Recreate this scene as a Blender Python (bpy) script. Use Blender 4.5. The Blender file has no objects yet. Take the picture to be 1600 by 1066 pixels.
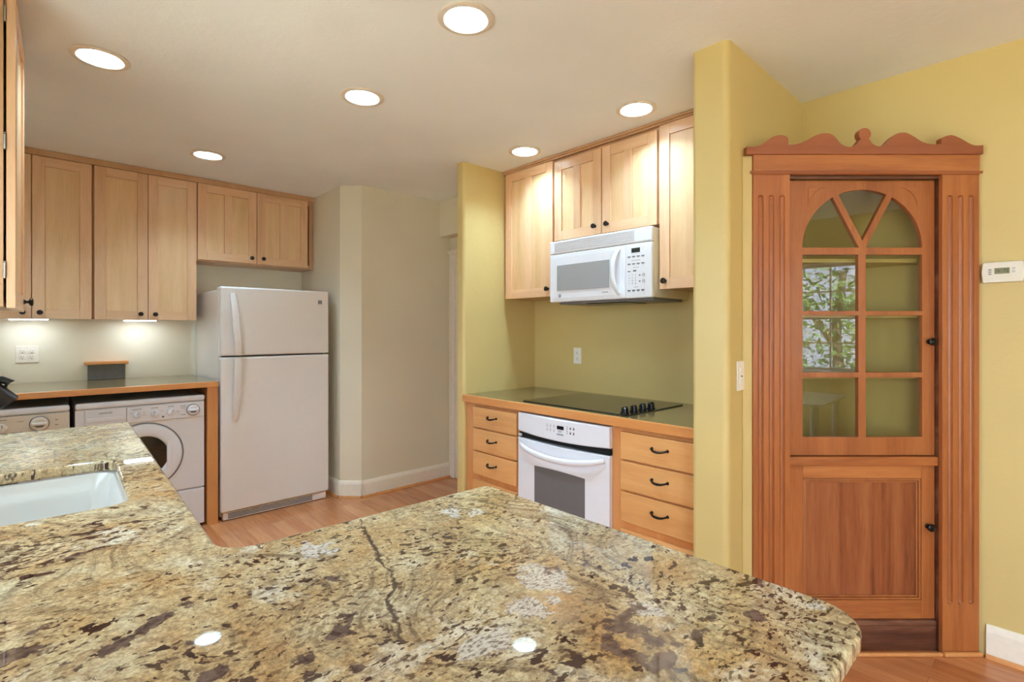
import bpy, bmesh, math, random
from mathutils import Vector, Matrix
random.seed(7)
PI = math.pi
S = bpy.context.scene
COL = S.collection

# ------------------------------------------------------------------ camera
CAM_H = 1.36
YAW = math.atan2(0.68454, 0.72897)          # looking along the diagonal of the room
cam_d = bpy.data.cameras.new('camera')
cam_d.sensor_width = 36.0
cam_d.lens = 36.0 * 804 / 1600
cam_d.shift_y = -17 / 1600
cam_d.clip_start = 0.02
cam = bpy.data.objects.new('camera', cam_d)
cam.location = (0, 0, CAM_H)
cam.rotation_euler = (PI / 2, 0, -YAW)
COL.objects.link(cam)
S.camera = cam

# ------------------------------------------------------------------ sky / daylight / exposure
W = bpy.data.worlds.new('sky')
S.world = W
W.use_nodes = True
wn = W.node_tree
bg = wn.nodes['Background']
bg.inputs['Color'].default_value = (0.68, 0.885, 1.08, 1)
bg.inputs['Strength'].default_value = 6.2
S.view_settings.view_transform = 'Standard'
S.view_settings.look = 'None'
S.view_settings.gamma = 1.0
S.view_settings.exposure = 0.68
S.view_settings.use_curve_mapping = False
S.cycles.use_denoising = True
S.cycles.max_bounces = 12
S.cycles.diffuse_bounces = 8
S.cycles.glossy_bounces = 5
S.cycles.transparent_max_bounces = 10
S.cycles.caustics_reflective = False
S.cycles.caustics_refractive = False
S.cycles.sample_clamp_indirect = 6.0
CAN_STRENGTH = 282.0
CAN_COLOR = (0.60, 0.905, 1.18)
UNDERCAB_STRENGTH = 16.0

sun_d = bpy.data.lights.new('sun', 'SUN')
sun_d.energy = 32.0; sun_d.angle = math.radians(0.6); sun_d.color = (0.88, 0.95, 1.0)
sun = bpy.data.objects.new('sun', sun_d)
sun.rotation_euler = (math.radians(-38), math.radians(14), 0)      # high over the house, lighting the garden behind the camera
COL.objects.link(sun)

def portal(name, loc, rot, sx, sy):
    d = bpy.data.lights.new(name, 'AREA')
    d.shape = 'RECTANGLE'; d.size = sx; d.size_y = sy
    d.cycles.is_portal = True
    o = bpy.data.objects.new(name, d)
    o.location = loc; o.rotation_euler = rot
    COL.objects.link(o)
# rear window pair, then three unseen openings added to let in more daylight
portal('daylight_window', (1.45, -3.02, 1.49), (-PI / 2, 0, 0), 1.20, 1.14)
portal('daylight_added_rear', (0.20, -3.02, 1.49), (-PI / 2, 0, 0), 0.98, 1.14)
portal('daylight_added_sink', (-0.48, 1.6, 1.59), (0, -PI / 2, 0), 1.06, 1.30)
portal('daylight_added_patio', (-0.60, -1.55, 1.05), (0, -PI / 2, 0), 2.06, 1.70)

# ------------------------------------------------------------------ helpers
def lin(r, g, b):
    def f(c):
        c /= 255.0
        return c / 12.92 if c <= 0.04045 else ((c + 0.055) / 1.055) ** 2.4
    return (f(r), f(g), f(b), 1.0)

def empty(name, loc=(0, 0, 0), rz=0.0):
    o = bpy.data.objects.new(name, None)
    o.empty_display_size = 0.05
    o.location = loc; o.rotation_euler = (0, 0, rz)
    COL.objects.link(o)
    return o

def tag(o, label, cat, group=None):
    o['label'] = label; o['category'] = cat
    if group: o['group'] = group
    return o

def thing(name, label, cat, loc=(0, 0, 0), rz=0.0, group=None):
    return tag(empty(name, loc, rz), label, cat, group)

class MB:
    """collects shapes into one mesh"""
    def __init__(self):
        self.bm = bmesh.new()
    def _merge(self, tmp, mi=0, M=None):
        if M is not None:
            bmesh.ops.transform(tmp, matrix=M, verts=tmp.verts)
        for f in tmp.faces: f.material_index = mi
        me = bpy.data.meshes.new('tmp')
        tmp.to_mesh(me); tmp.free()
        self.bm.from_mesh(me)
        bpy.data.meshes.remove(me)
        return self
    def mesh(self, me, M=None, mi=0):
        t = bmesh.new(); t.from_mesh(me); return self._merge(t, mi, M)
    def box(self, x0, x1, y0, y1, z0, z1, bev=0.0, mi=0, seg=2, M=None):
        t = bmesh.new()
        bmesh.ops.create_cube(t, size=1.0)
        for v in t.verts:
            v.co = Vector(((x0 + x1) / 2 + v.co.x * abs(x1 - x0), (y0 + y1) / 2 + v.co.y * abs(y1 - y0), (z0 + z1) / 2 + v.co.z * abs(z1 - z0)))
        if bev > 0:
            bev = min(bev, 0.49 * min(abs(x1 - x0), abs(y1 - y0), abs(z1 - z0)))
            bmesh.ops.bevel(t, geom=list(t.edges), offset=bev, segments=seg, affect='EDGES', profile=0.5)
        return self._merge(t, mi, M)
    def lathe(self, prof, origin=(0, 0, 0), axis=(0, 0, 1), n=28, mi=0):
        """prof: list of (radius, height) along axis"""
        t = bmesh.new()
        rings = []
        for r, hgt in prof:
            if r <= 1e-6:
                rings.append([t.verts.new((0, 0, hgt))])
            else:
                rings.append([t.verts.new((r * math.cos(2 * PI * k / n), r * math.sin(2 * PI * k / n), hgt)) for k in range(n)])
        for a, b in zip(rings[:-1], rings[1:]):
            for k in range(n):
                k2 = (k + 1) % n
                if len(a) == 1 and len(b) == 1: continue
                if len(a) == 1: t.faces.new((a[0], b[k], b[k2]))
                elif len(b) == 1: t.faces.new((a[k], a[k2], b[0]))
                else: t.faces.new((a[k], a[k2], b[k2], b[k]))
        bmesh.ops.recalc_face_normals(t, faces=t.faces)
        q = Vector((0, 0, 1)).rotation_difference(Vector(axis).normalized())
        return self._merge(t, mi, Matrix.Translation(Vector(origin)) @ q.to_matrix().to_4x4())
    def tube(self, pts, r, n=12, mi=0, flat=1.0, up=(0, 0, 1)):
        """swept tube with optional per-point radius; flat squashes the second axis"""
        t = bmesh.new()
        pts = [Vector(p) for p in pts]
        rs = r if isinstance(r, (list, tuple)) else [r] * len(pts)
        rings = []
        for i, p in enumerate(pts):
            a = pts[max(i - 1, 0)]; b = pts[min(i + 1, len(pts) - 1)]
            d = (b - a).normalized()
            u = Vector(up) - d * d.dot(Vector(up))
            if u.length < 1e-4: u = Vector((1, 0, 0)) - d * d.x
            u.normalize(); w = d.cross(u)
            rings.append([t.verts.new(p + rs[i] * (u * math.cos(2 * PI * k / n) + w * math.sin(2 * PI * k / n) * flat)) for k in range(n)])
        for a, b in zip(rings[:-1], rings[1:]):
            for k in range(n):
                t.faces.new((a[k], a[(k + 1) % n], b[(k + 1) % n], b[k]))
        t.faces.new(rings[0]); t.faces.new(rings[-1])
        bmesh.ops.recalc_face_normals(t, faces=t.faces)
        return self._merge(t, mi)
    def prism(self, poly, a, b, plane='xy', mi=0, bev=0.0, seg=2):
        """polygon extruded: plane 'xy' along z, 'xz' along y"""
        t = bmesh.new()
        def mk(p, h): return (p[0], p[1], h) if plane == 'xy' else ((p[0], h, p[1]) if plane == 'xz' else (h, p[0], p[1]))
        lo = [t.verts.new(mk(p, a)) for p in poly]; hi = [t.verts.new(mk(p, b)) for p in poly]
        f0 = t.faces.new(lo); f1 = t.faces.new(hi)
        n = len(poly)
        for k in range(n): t.faces.new((lo[k], lo[(k + 1) % n], hi[(k + 1) % n], hi[k]))
        bmesh.ops.recalc_face_normals(t, faces=t.faces)
        if bev > 0:
            ed = [e for e in t.edges if any(f in (f0, f1) for f in e.link_faces)]
            bmesh.ops.bevel(t, geom=ed, offset=bev, segments=seg, affect='EDGES', profile=0.5)
        return self._merge(t, mi)
    def build(self, name, mats, parent=None, angle=35):
        me = bpy.data.meshes.new(name)
        self.bm.normal_update()
        self.bm.to_mesh(me); self.bm.free()
        for m in (mats if isinstance(mats, (list, tuple)) else [mats]): me.materials.append(m)
        me.polygons.foreach_set('use_smooth', [True] * len(me.polygons))
        me.set_sharp_from_angle(angle=math.radians(angle))
        o = bpy.data.objects.new(name, me)
        wnm = o.modifiers.new('normals', 'WEIGHTED_NORMAL'); wnm.mode = 'FACE_AREA'; wnm.keep_sharp = True
        if parent is not None: o.parent = parent
        COL.objects.link(o)
        return o

def struct(o):
    o['kind'] = 'structure'
    return o

def round_poly(pts, radii, n=8):
    """round the corners of a 2-D polygon"""
    out = []
    N = len(pts)
    for i in range(N):
        p = Vector(pts[i]); r = radii[i] if isinstance(radii, (list, tuple)) else radii
        if r <= 0: out.append(tuple(p)); continue
        a = (Vector(pts[i - 1]) - p).normalized(); b = (Vector(pts[(i + 1) % N]) - p).normalized()
        ang = a.angle(b); d = r / math.tan(ang / 2)
        c = p + (a + b).normalized() * (r / math.sin(ang / 2))
        s = p + a * d - c; e = p + b * d - c
        a0 = math.atan2(s.y, s.x); a1 = math.atan2(e.y, e.x)
        da = (a1 - a0 + PI) % (2 * PI) - PI
        for k in range(n + 1):
            t = a0 + da * k / n
            out.append((c.x + r * math.cos(t), c.y + r * math.sin(t)))
    return out

def slab_mesh(loops, depth, bevel=0.0, res=3):
    """flat outline(s) with holes -> solid with rounded edges, lying in XY, centred on z=0"""
    cu = bpy.data.curves.new('outline', 'CURVE')
    cu.dimensions = '2D'; cu.fill_mode = 'BOTH'
    cu.extrude = depth / 2 - bevel; cu.bevel_depth = bevel; cu.bevel_resolution = res; cu.offset = -bevel
    for lp in loops:
        sp = cu.splines.new('POLY'); sp.points.add(len(lp) - 1); sp.use_cyclic_u = True
        for q, p in zip(sp.points, lp): q.co = (p[0], p[1], 0, 1)
    ob = bpy.data.objects.new('outline', cu)
    COL.objects.link(ob)
    dg = bpy.context.evaluated_depsgraph_get()
    me = bpy.data.meshes.new_from_object(ob.evaluated_get(dg))
    bpy.data.objects.remove(ob); bpy.data.curves.remove(cu)
    t = bmesh.new(); t.from_mesh(me)
    bmesh.ops.remove_doubles(t, verts=t.verts, dist=1e-5)
    bmesh.ops.recalc_face_normals(t, faces=t.faces)
    t.to_mesh(me); t.free()
    return me

def text_mesh(s, size, depth=0.0004, align='CENTER'):
    cu = bpy.data.curves.new('txt', 'FONT')
    cu.body = s; cu.size = size; cu.extrude = depth; cu.align_x = align; cu.align_y = 'CENTER'
    cu.resolution_u = 2
    ob = bpy.data.objects.new('txt', cu)
    COL.objects.link(ob)
    dg = bpy.context.evaluated_depsgraph_get()
    me = bpy.data.meshes.new_from_object(ob.evaluated_get(dg))
    bpy.data.objects.remove(ob); bpy.data.curves.remove(cu)
    return me

FRONT = Matrix.Rotation(PI / 2, 4, 'X')     # XY drawing -> upright, facing local -y
def at_front(x, y, z): return Matrix.Translation((x, y, z)) @ FRONT
def ring_loop(cx, cy, r, n=40): return [(cx + r * math.cos(2 * PI * k / n), cy + r * math.sin(2 * PI * k / n)) for k in range(n)]

# ------------------------------------------------------------------ materials
def new_mat(name):
    m = bpy.data.materials.new(name); m.use_nodes = True
    nt = m.node_tree
    return m, nt, nt.nodes['Principled BSDF']

def N(nt, kind, **kw):
    n = nt.nodes.new(kind)
    for k, v in kw.items():
        if k in n.inputs: n.inputs[k].default_value = v
        else: setattr(n, k, v)
    return n

def ramp(nt, src, stops):
    r = nt.nodes.new('ShaderNodeValToRGB')
    el = r.color_ramp.elements
    while len(el) < len(stops): el.new(0.5)
    for e, (p, c) in zip(el, stops):
        e.position = p; e.color = c
    nt.links.new(src, r.inputs[0])
    return r.outputs[0]

def mixc(nt, fac, a, b, mode='MIX'):
    m = nt.nodes.new('ShaderNodeMix'); m.data_type = 'RGBA'; m.blend_type = mode
    def put(sock, v):
        if hasattr(v, 'is_output'): nt.links.new(v, sock)
        else: sock.default_value = v
    put(m.inputs['Factor'], fac); put(m.inputs['A'], a); put(m.inputs['B'], b)
    return m.outputs['Result']

def math_n(nt, op, a, b=None, c=None, clamp=False):
    m = nt.nodes.new('ShaderNodeMath'); m.operation = op; m.use_clamp = clamp
    for i, v in enumerate((a, b, c)):
        if v is None: continue
        if hasattr(v, 'is_output'): nt.links.new(v, m.inputs[i])
        else: m.inputs[i].default_value = v
    return m.outputs[0]

def bump(nt, bs, height, strength=0.2, dist=0.002):
    b = nt.nodes.new('ShaderNodeBump'); b.inputs['Strength'].default_value = strength; b.inputs['Distance'].default_value = dist
    nt.links.new(height, b.inputs['Height']); nt.links.new(b.outputs[0], bs.inputs['Normal'])

def noise(nt, vec, scale, detail=3.0, rough=0.5, dist=0.0):
    n = nt.nodes.new('ShaderNodeTexNoise')
    n.inputs['Scale'].default_value = scale; n.inputs['Detail'].default_value = detail
    n.inputs['Roughness'].default_value = rough; n.inputs['Distortion'].default_value = dist
    if vec is not None: nt.links.new(vec, n.inputs['Vector'])
    return n

def mapping(nt, vec, scale=(1, 1, 1), rot=(0, 0, 0), loc=(0, 0, 0)):
    m = nt.nodes.new('ShaderNodeMapping')
    m.inputs['Scale'].default_value = scale; m.inputs['Rotation'].default_value = rot; m.inputs['Location'].default_value = loc
    nt.links.new(vec, m.inputs['Vector'])
    return m.outputs[0]

def objco(nt): return nt.nodes.new('ShaderNodeTexCoord').outputs['Object']

def plain(name, col, rough=0.5, metallic=0.0, spec=0.5, coat=0.0, speckle=0.03):
    m, nt, bs = new_mat(name)
    n = noise(nt, objco(nt), 35.0, 3.0)
    lo = tuple(c * (1 - speckle) for c in col[:3]) + (1,); hi = tuple(min(1, c * (1 + speckle)) for c in col[:3]) + (1,)
    nt.links.new(ramp(nt, n.outputs[0], [(0.3, lo), (0.7, hi)]), bs.inputs['Base Color'])
    bs.inputs['Roughness'].default_value = rough; bs.inputs['Metallic'].default_value = metallic
    bs.inputs['Specular IOR Level'].default_value = spec; bs.inputs['Coat Weight'].default_value = coat
    return m

def paint(name, col, rough=0.55, bstr=0.35):
    """rolled wall paint over a knock-down texture"""
    m, nt, bs = new_mat(name)
    v = objco(nt)
    a = noise(nt, v, 95.0, 2.0, 0.5); b = noise(nt, v, 28.0, 3.0, 0.55); c = noise(nt, v, 1.3, 2.0)
    lo = tuple(x * 0.965 for x in col[:3]) + (1,); hi = tuple(min(1, x * 1.03) for x in col[:3]) + (1,)
    nt.links.new(ramp(nt, c.outputs[0], [(0.35, lo), (0.65, hi)]), bs.inputs['Base Color'])
    bs.inputs['Roughness'].default_value = rough
    hgt = math_n(nt, 'ADD', math_n(nt, 'MULTIPLY', a.outputs[0], 0.5), b.outputs[0])
    bump(nt, bs, hgt, bstr, 0.0025)
    return m

def wood(name, dark, mid, light, grain='z', rough=0.35, coat=0.15, contrast=1.0, tint=0.10, fine=1.0):
    m, nt, bs = new_mat(name)
    v = objco(nt)
    oi = nt.nodes.new('ShaderNodeObjectInfo')
    add = nt.nodes.new('ShaderNodeVectorMath'); add.operation = 'ADD'
    sc = nt.nodes.new('ShaderNodeVectorMath'); sc.operation = 'SCALE'; sc.inputs[0].default_value = (13.1, 7.7, 5.3)
    nt.links.new(oi.outputs['Random'], sc.inputs['Scale'])
    nt.links.new(v, add.inputs[0]); nt.links.new(sc.outputs[0], add.inputs[1])
    g = {'z': (7, 7, 0.55), 'x': (0.55, 7, 7), 'y': (7, 0.55, 7)}[grain]
    big = noise(nt, mapping(nt, add.outputs[0], g), 1.5, 4.0, 0.55, 0.8)
    g2 = tuple(c * 9 for c in g)
    fin = noise(nt, mapping(nt, add.outputs[0], g2), 2.2 * fine, 3.0, 0.6, 0.3)
    f = math_n(nt, 'ADD', math_n(nt, 'MULTIPLY', big.outputs[0], 0.72), math_n(nt, 'MULTIPLY', fin.outputs[0], 0.28))
    w = 0.16 / contrast
    col = ramp(nt, f, [(0.5 - w, dark), (0.5, mid), (0.5 + w, light)])
    t = math_n(nt, 'ADD', math_n(nt, 'MULTIPLY', oi.outputs['Random'], tint * 2), 1 - tint)
    tc = nt.nodes.new('ShaderNodeCombineColor')
    for i in range(3): nt.links.new(t, tc.inputs[i])
    nt.links.new(mixc(nt, 1.0, col, tc.outputs[0], 'MULTIPLY'), bs.inputs['Base Color'])
    bs.inputs['Roughness'].default_value = rough
    bs.inputs['Coat Weight'].default_value = coat; bs.inputs['Coat Roughness'].default_value = 0.18
    bump(nt, bs, fin.outputs[0], 0.06, 0.001)
    return m

def emis(name, col, strength):
    m, nt, bs = new_mat(name)
    bs.inputs['Base Color'].default_value = (0.9, 0.9, 0.88, 1)
    bs.inputs['Emission Color'].default_value = tuple(col) + (1,)
    bs.inputs['Emission Strength'].default_value = strength
    return m

M = {}
M['yellow'] = paint('mustard_paint', lin(210, 187, 124), 0.45)
M['cream'] = paint('cream_paint', lin(238, 234, 216), 0.6, 0.2)
M['greige'] = paint('greige_paint', lin(224, 216, 194), 0.6, 0.2)
M['ceiling'] = paint('ceiling_paint', lin(238, 240, 243), 0.8, 0.45)
M['trim'] = plain('white_trim_paint', lin(238, 230, 214), 0.35)
M['maple'] = wood('maple', lin(208, 160, 120), lin(224, 180, 140), lin(232, 194, 156), 'z', 0.32, 0.25, 0.8, 0.04)
M['maple_rail'] = wood('maple_rail', lin(208, 160, 120), lin(224, 180, 140), lin(232, 194, 156), 'x', 0.32, 0.25, 0.8, 0.04)
M['maple_panel'] = wood('maple_panel', lin(212, 170, 122), lin(226, 186, 140), lin(234, 198, 156), 'z', 0.32, 0.25, 0.8, 0.03)
M['maple_side'] = wood('maple_side', lin(186, 142, 104), lin(198, 154, 114), lin(206, 164, 124), 'z', 0.4, 0.1, 0.8, 0.03)
M['drawer'] = wood('maple_drawer', lin(208, 146, 86), lin(222, 164, 102), lin(232, 180, 120), 'x', 0.32, 0.2, 0.8, 0.05)
M['face'] = wood('maple_face', lin(196, 128, 72), lin(208, 142, 84), lin(216, 156, 98), 'z', 0.35, 0.2, 0.8, 0.03)
M['edge'] = wood('counter_edge_wood', lin(202, 130, 70), lin(214, 146, 84), lin(224, 162, 100), 'x', 0.3, 0.3, 0.8, 0.03)
M['pine'] = wood('stained_pine', lin(138, 74, 36), lin(166, 96, 48), lin(184, 114, 62), 'z', 0.38, 0.2, 0.75, 0.05)
M['pine_rail'] = wood('stained_pine_rail', lin(144, 78, 38), lin(174, 104, 54), lin(192, 122, 66), 'x', 0.38, 0.2, 0.8, 0.04)
M['pine_panel'] = wood('stained_pine_panel', lin(104, 52, 28), lin(144, 78, 42), lin(162, 98, 56), 'z', 0.4, 0.15, 1.1, 0.03, 0.7)
M['pine_red'] = wood('red_stained_pine', lin(142, 76, 46), lin(158, 90, 54), lin(170, 102, 64), 'x', 0.4, 0.12, 0.8, 0.03)
M['pine_dark'] = wood('worn_dark_pine', lin(70, 36, 24), lin(96, 54, 36), lin(128, 84, 62), 'x', 0.45, 0.1, 1.2, 0.03)
M['bronze'] = plain('oil_rubbed_bronze', lin(40, 32, 28), 0.32, 0.7)
M['white'] = plain('white_enamel', lin(230, 231, 236), 0.22, 0, 0.5, 0.2, 0.01)
M['offwhite'] = plain('almond_enamel', lin(232, 228, 224), 0.35, 0, 0.5, 0.05, 0.01)
M['almond'] = plain('almond_panel', lin(222, 212, 198), 0.3, 0, 0.5, 0.0, 0.01)
M['pale_grey'] = plain('pale_grey_plastic', lin(196, 196, 200), 0.4, 0, 0.5, 0.0, 0.01)
M['mid_grey'] = plain('grey_plastic', lin(120, 120, 124), 0.45)
M['ink'] = plain('grey_ink', lin(92, 92, 98), 0.6)
M['dark_ink'] = plain('dark_ink', lin(40, 40, 44), 0.6)
M['black'] = plain('black_plastic', lin(14, 14, 16), 0.25)
M['shadow_gap'] = plain('black_gap', lin(10, 8, 7), 0.9)
M['black_glass'] = plain('black_ceramic_glass', lin(10, 10, 11), 0.03, 0, 0.7, 0.0, 0.0)
M['drum'] = plain('dark_door_glass', lin(16, 16, 18), 0.06, 0, 0.6, 0.0)
M['smoke_glass'] = plain('smoked_oven_glass', lin(104, 104, 106), 0.12, 0, 0.5, 0.2, 0.02)
M['porcelain'] = plain('white_porcelain', lin(208, 206, 201), 0.12, 0, 0.5, 0.3, 0.0)
M['plate'] = plain('white_cover_plate', lin(240, 237, 228), 0.35)
M['ivory'] = plain('ivory_plastic', lin(228, 222, 208), 0.4)
M['lcd'] = plain('lcd_green_grey', lin(132, 134, 108), 0.2)
M['steel'] = plain('brushed_steel', lin(180, 178, 172), 0.3, 1.0)
M['slate'] = plain('slate_laminate', lin(92, 88, 86), 0.35, 0, 0.5, 0.0, 0.12)
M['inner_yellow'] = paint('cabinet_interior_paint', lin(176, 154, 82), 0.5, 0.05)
M['can_white'] = plain('can_white', lin(240, 236, 228), 0.5)
M['can_ring'] = plain('can_trim_ring', lin(226, 214, 198), 0.5)
M['lens'] = emis('lamp_lens', CAN_COLOR, CAN_STRENGTH)
M['strip'] = emis('strip_lamp_lens', (0.85, 0.93, 1.0), UNDERCAB_STRENGTH)
M['leaf'] = plain('leaves', lin(104, 128, 70), 0.6, speckle=0.3)
M['bark'] = plain('bark', lin(110, 92, 76), 0.9, speckle=0.2)
M['stucco'] = paint('lavender_grey_stucco', lin(150, 148, 160), 0.9, 0.2)
M['bounce_ground'] = plain('pale_bounce_ground', lin(176, 170, 152), 0.9, speckle=0.2)  # paler than grass, so sunlight bounces up to the ceiling
M['table'] = plain('pale_table_top', lin(206, 206, 204), 0.15)
M['chair'] = plain('dark_chair_wood', lin(88, 66, 48), 0.4)

def mat_mesh_glass():
    m, nt, bs = new_mat('microwave_window')
    v = objco(nt)
    ck = nt.nodes.new('ShaderNodeTexChecker'); ck.inputs['Scale'].default_value = 260
    ck.inputs['Color1'].default_value = lin(168, 168, 168); ck.inputs['Color2'].default_value = lin(150, 150, 151)
    nt.links.new(v, ck.inputs['Vector']); nt.links.new(ck.outputs[0], bs.inputs['Base Color'])
    bs.inputs['Roughness'].default_value = 0.25
    return m
M['mw_glass'] = mat_mesh_glass()

def mat_laminate():
    m, nt, bs = new_mat('dark_olive_laminate')
    n = noise(nt, objco(nt), 160.0, 3.0, 0.7)
    nt.links.new(ramp(nt, n.outputs[0], [(0.3, lin(96, 80, 48)), (0.7, lin(122, 104, 66))]), bs.inputs['Base Color'])
    bs.inputs['Roughness'].default_value = 0.2
    bs.inputs['Coat Weight'].default_value = 0.5; bs.inputs['Coat Roughness'].default_value = 0.12
    return m
M['laminate'] = mat_laminate()

def mat_pane():
    m, nt, bs = new_mat('window_glass')
    nt.nodes.remove(bs)
    out = nt.nodes['Material Output']
    tr = nt.nodes.new('ShaderNodeBsdfTransparent'); tr.inputs[0].default_value = (0.97, 0.98, 0.97, 1)
    gl = nt.nodes.new('ShaderNodeBsdfGlossy'); gl.inputs['Roughness'].default_value = 0.0
    fr = nt.nodes.new('ShaderNodeFresnel'); fr.inputs['IOR'].default_value = 2.0
    mx = nt.nodes.new('ShaderNodeMixShader')
    geo = nt.nodes.new('ShaderNodeNewGeometry')     # the pane mirrors at its front face only
    nt.links.new(math_n(nt, 'MULTIPLY', fr.outputs[0], math_n(nt, 'SUBTRACT', 1.0, geo.outputs['Backfacing'])), mx.inputs[0]); nt.links.new(tr.outputs[0], mx.inputs[1]); nt.links.new(gl.outputs[0], mx.inputs[2])
    nt.links.new(mx.outputs[0], out.inputs['Surface'])
    return m
M['pane'] = mat_pane()

def mat_floor():
    m, nt, bs = new_mat('cherry_plank_floor')
    v = objco(nt)
    mp = mapping(nt, v, (1, 1, 1), (0, 0, PI / 2))
    br = nt.nodes.new('ShaderNodeTexBrick')
    br.offset = 0.37; br.offset_frequency = 2
    br.inputs['Scale'].default_value = 1.0
    br.inputs['Brick Width'].default_value = 0.95; br.inputs['Row Height'].default_value = 0.083
    br.inputs['Mortar Size'].default_value = 0.0012; br.inputs['Mortar Smooth'].default_value = 0.2; br.inputs['Bias'].default_value = 0.0
    br.inputs['Color1'].default_value = lin(166, 98, 56); br.inputs['Color2'].default_value = lin(204, 140, 92); br.inputs['Mortar'].default_value = lin(118, 66, 40)
    nt.links.new(mp, br.inputs['Vector'])
    g = noise(nt, mapping(nt, v, (22, 1.6, 1)), 2.4, 5.0, 0.6, 0.6)
    c = mixc(nt, 0.42, br.outputs['Color'], ramp(nt, g.outputs[0], [(0.3, lin(150, 88, 52)), (0.5, lin(188, 120, 74)), (0.7, lin(206, 142, 94))]))
    nt.links.new(c, bs.inputs['Base Color'])
    bs.inputs['Roughness'].default_value = 0.25
    bs.inputs['Coat Weight'].default_value = 0.2; bs.inputs['Coat Roughness'].default_value = 0.15
    return m
M['floor'] = mat_floor()

def mat_granite():
    m, nt, bs = new_mat('speckled_gold_granite')
    v = objco(nt)
    L = nt.links
    wn1 = noise(nt, v, 2.6, 3.0, 0.5)
    sub = nt.nodes.new('ShaderNodeVectorMath'); sub.operation = 'SUBTRACT'; sub.inputs[1].default_value = (0.5, 0.5, 0.5)
    L.new(wn1.outputs['Color'], sub.inputs[0])
    sc = nt.nodes.new('ShaderNodeVectorMath'); sc.operation = 'SCALE'; sc.inputs['Scale'].default_value = 0.16
    L.new(sub.outputs[0], sc.inputs[0])
    ad = nt.nodes.new('ShaderNodeVectorMath'); ad.operation = 'ADD'
    L.new(v, ad.inputs[0]); L.new(sc.outputs[0], ad.inputs[1])
    w = ad.outputs[0]
    # cloudy cream / ochre ground
    b1 = noise(nt, w, 5.5, 6.0, 0.62)
    col = ramp(nt, b1.outputs[0], [(0.32, lin(172, 134, 92)), (0.40, lin(184, 154, 112)), (0.49, lin(194, 172, 136)), (0.58, lin(200, 186, 156)), (0.70, lin(214, 206, 186))])
    # swirling grey-brown streaks that follow a wandering flow
    fl1 = noise(nt, v, 1.9, 2.0, 0.5)
    fs = nt.nodes.new('ShaderNodeVectorMath'); fs.operation = 'SUBTRACT'; fs.inputs[1].default_value = (0.5, 0.5, 0.5); L.new(fl1.outputs['Color'], fs.inputs[0])
    fm = nt.nodes.new('ShaderNodeVectorMath'); fm.operation = 'SCALE'; fm.inputs['Scale'].default_value = 0.75; L.new(fs.outputs[0], fm.inputs[0])
    fa = nt.nodes.new('ShaderNodeVectorMath'); fa.operation = 'ADD'; L.new(v, fa.inputs[0]); L.new(fm.outputs[0], fa.inputs[1])
    st = noise(nt, mapping(nt, fa.outputs[0], (48, 7, 1), (0, 0, -0.35)), 1.0, 6.0, 0.68)
    stm = noise(nt, mapping(nt, v, (1, 1, 1), (0, 0, 0), (0.35, 3.3, 0)), 2.6, 2.0)
    smask = ramp(nt, stm.outputs[0], [(0.40, (0.10, 0.10, 0.10, 1)), (0.56, (0.92, 0.92, 0.92, 1))])
    f = math_n(nt, 'MULTIPLY', ramp(nt, st.outputs[0], [(0.43, (0, 0, 0, 1)), (0.62, (1, 1, 1, 1))]), smask)
    col = mixc(nt, f, col, ramp(nt, st.outputs[0], [(0.48, lin(160, 144, 118)), (0.60, lin(120, 102, 82)), (0.70, lin(82, 66, 52))]))
    # rusty stains
    ru = noise(nt, w, 7.5, 5.0, 0.65)
    col = mixc(nt, ramp(nt, ru.outputs[0], [(0.56, (0, 0, 0, 1)), (0.74, (0.5, 0.5, 0.5, 1))]), col, lin(172, 122, 76))
    # pale quartz
    qz = noise(nt, mapping(nt, w, (1, 1, 1), (0, 0, 0), (4.2, 1.7, 0)), 8.0, 5.0, 0.6)
    col = mixc(nt, ramp(nt, qz.outputs[0], [(0.58, (0, 0, 0, 1)), (0.68, (0.7, 0.7, 0.7, 1))]), col, lin(226, 222, 210))
    # crystalline grain
    gr = noise(nt, v, 170.0, 3.0, 0.75)
    col = mixc(nt, 0.5, col, ramp(nt, gr.outputs[0], [(0.3, lin(70, 62, 50)), (0.5, lin(188, 184, 168)), (0.7, lin(250, 248, 240))]), 'OVERLAY')
    gm = noise(nt, v, 55.0, 4.0, 0.65)
    col = mixc(nt, ramp(nt, gm.outputs[0], [(0.50, (0, 0, 0, 1)), (0.64, (0.6, 0.6, 0.6, 1))]), col, lin(138, 112, 80))
    # fine peppering
    pp = noise(nt, mapping(nt, w, (62, 105, 1), (0, 0, 0.5)), 1.0, 2.0, 0.6)
    ppm = noise(nt, v, 4.5, 2.0)
    f = math_n(nt, 'MULTIPLY', ramp(nt, pp.outputs[0], [(0.55, (0, 0, 0, 1)), (0.62, (1, 1, 1, 1))]), ramp(nt, ppm.outputs[0], [(0.38, (0.12, 0.12, 0.12, 1)), (0.60, (0.95, 0.95, 0.95, 1))]))
    col = mixc(nt, f, col, lin(84, 58, 42))
    # dark garnet blots in clusters
    bl = noise(nt, mapping(nt, w, (27, 34, 1), (0, 0, 0.35)), 1.0, 3.5, 0.6)
    blm = noise(nt, mapping(nt, v, (1, 1, 1), (0, 0, 0), (7.3, 2.1, 0)), 3.0, 2.0)
    thr = math_n(nt, 'SUBTRACT', bl.outputs[0], ramp(nt, blm.outputs[0], [(0.40, (0.665, 0.665, 0.665, 1)), (0.60, (0.566, 0.566, 0.566, 1))]))
    f = math_n(nt, 'MULTIPLY', thr, 60.0, clamp=True)
    col = mixc(nt, f, col, lin(62, 42, 38))
    # small dark crystals crowding some areas
    b2 = noise(nt, mapping(nt, w, (50, 66, 1), (0, 0, 0.35)), 1.0, 3.0, 0.55)
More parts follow.
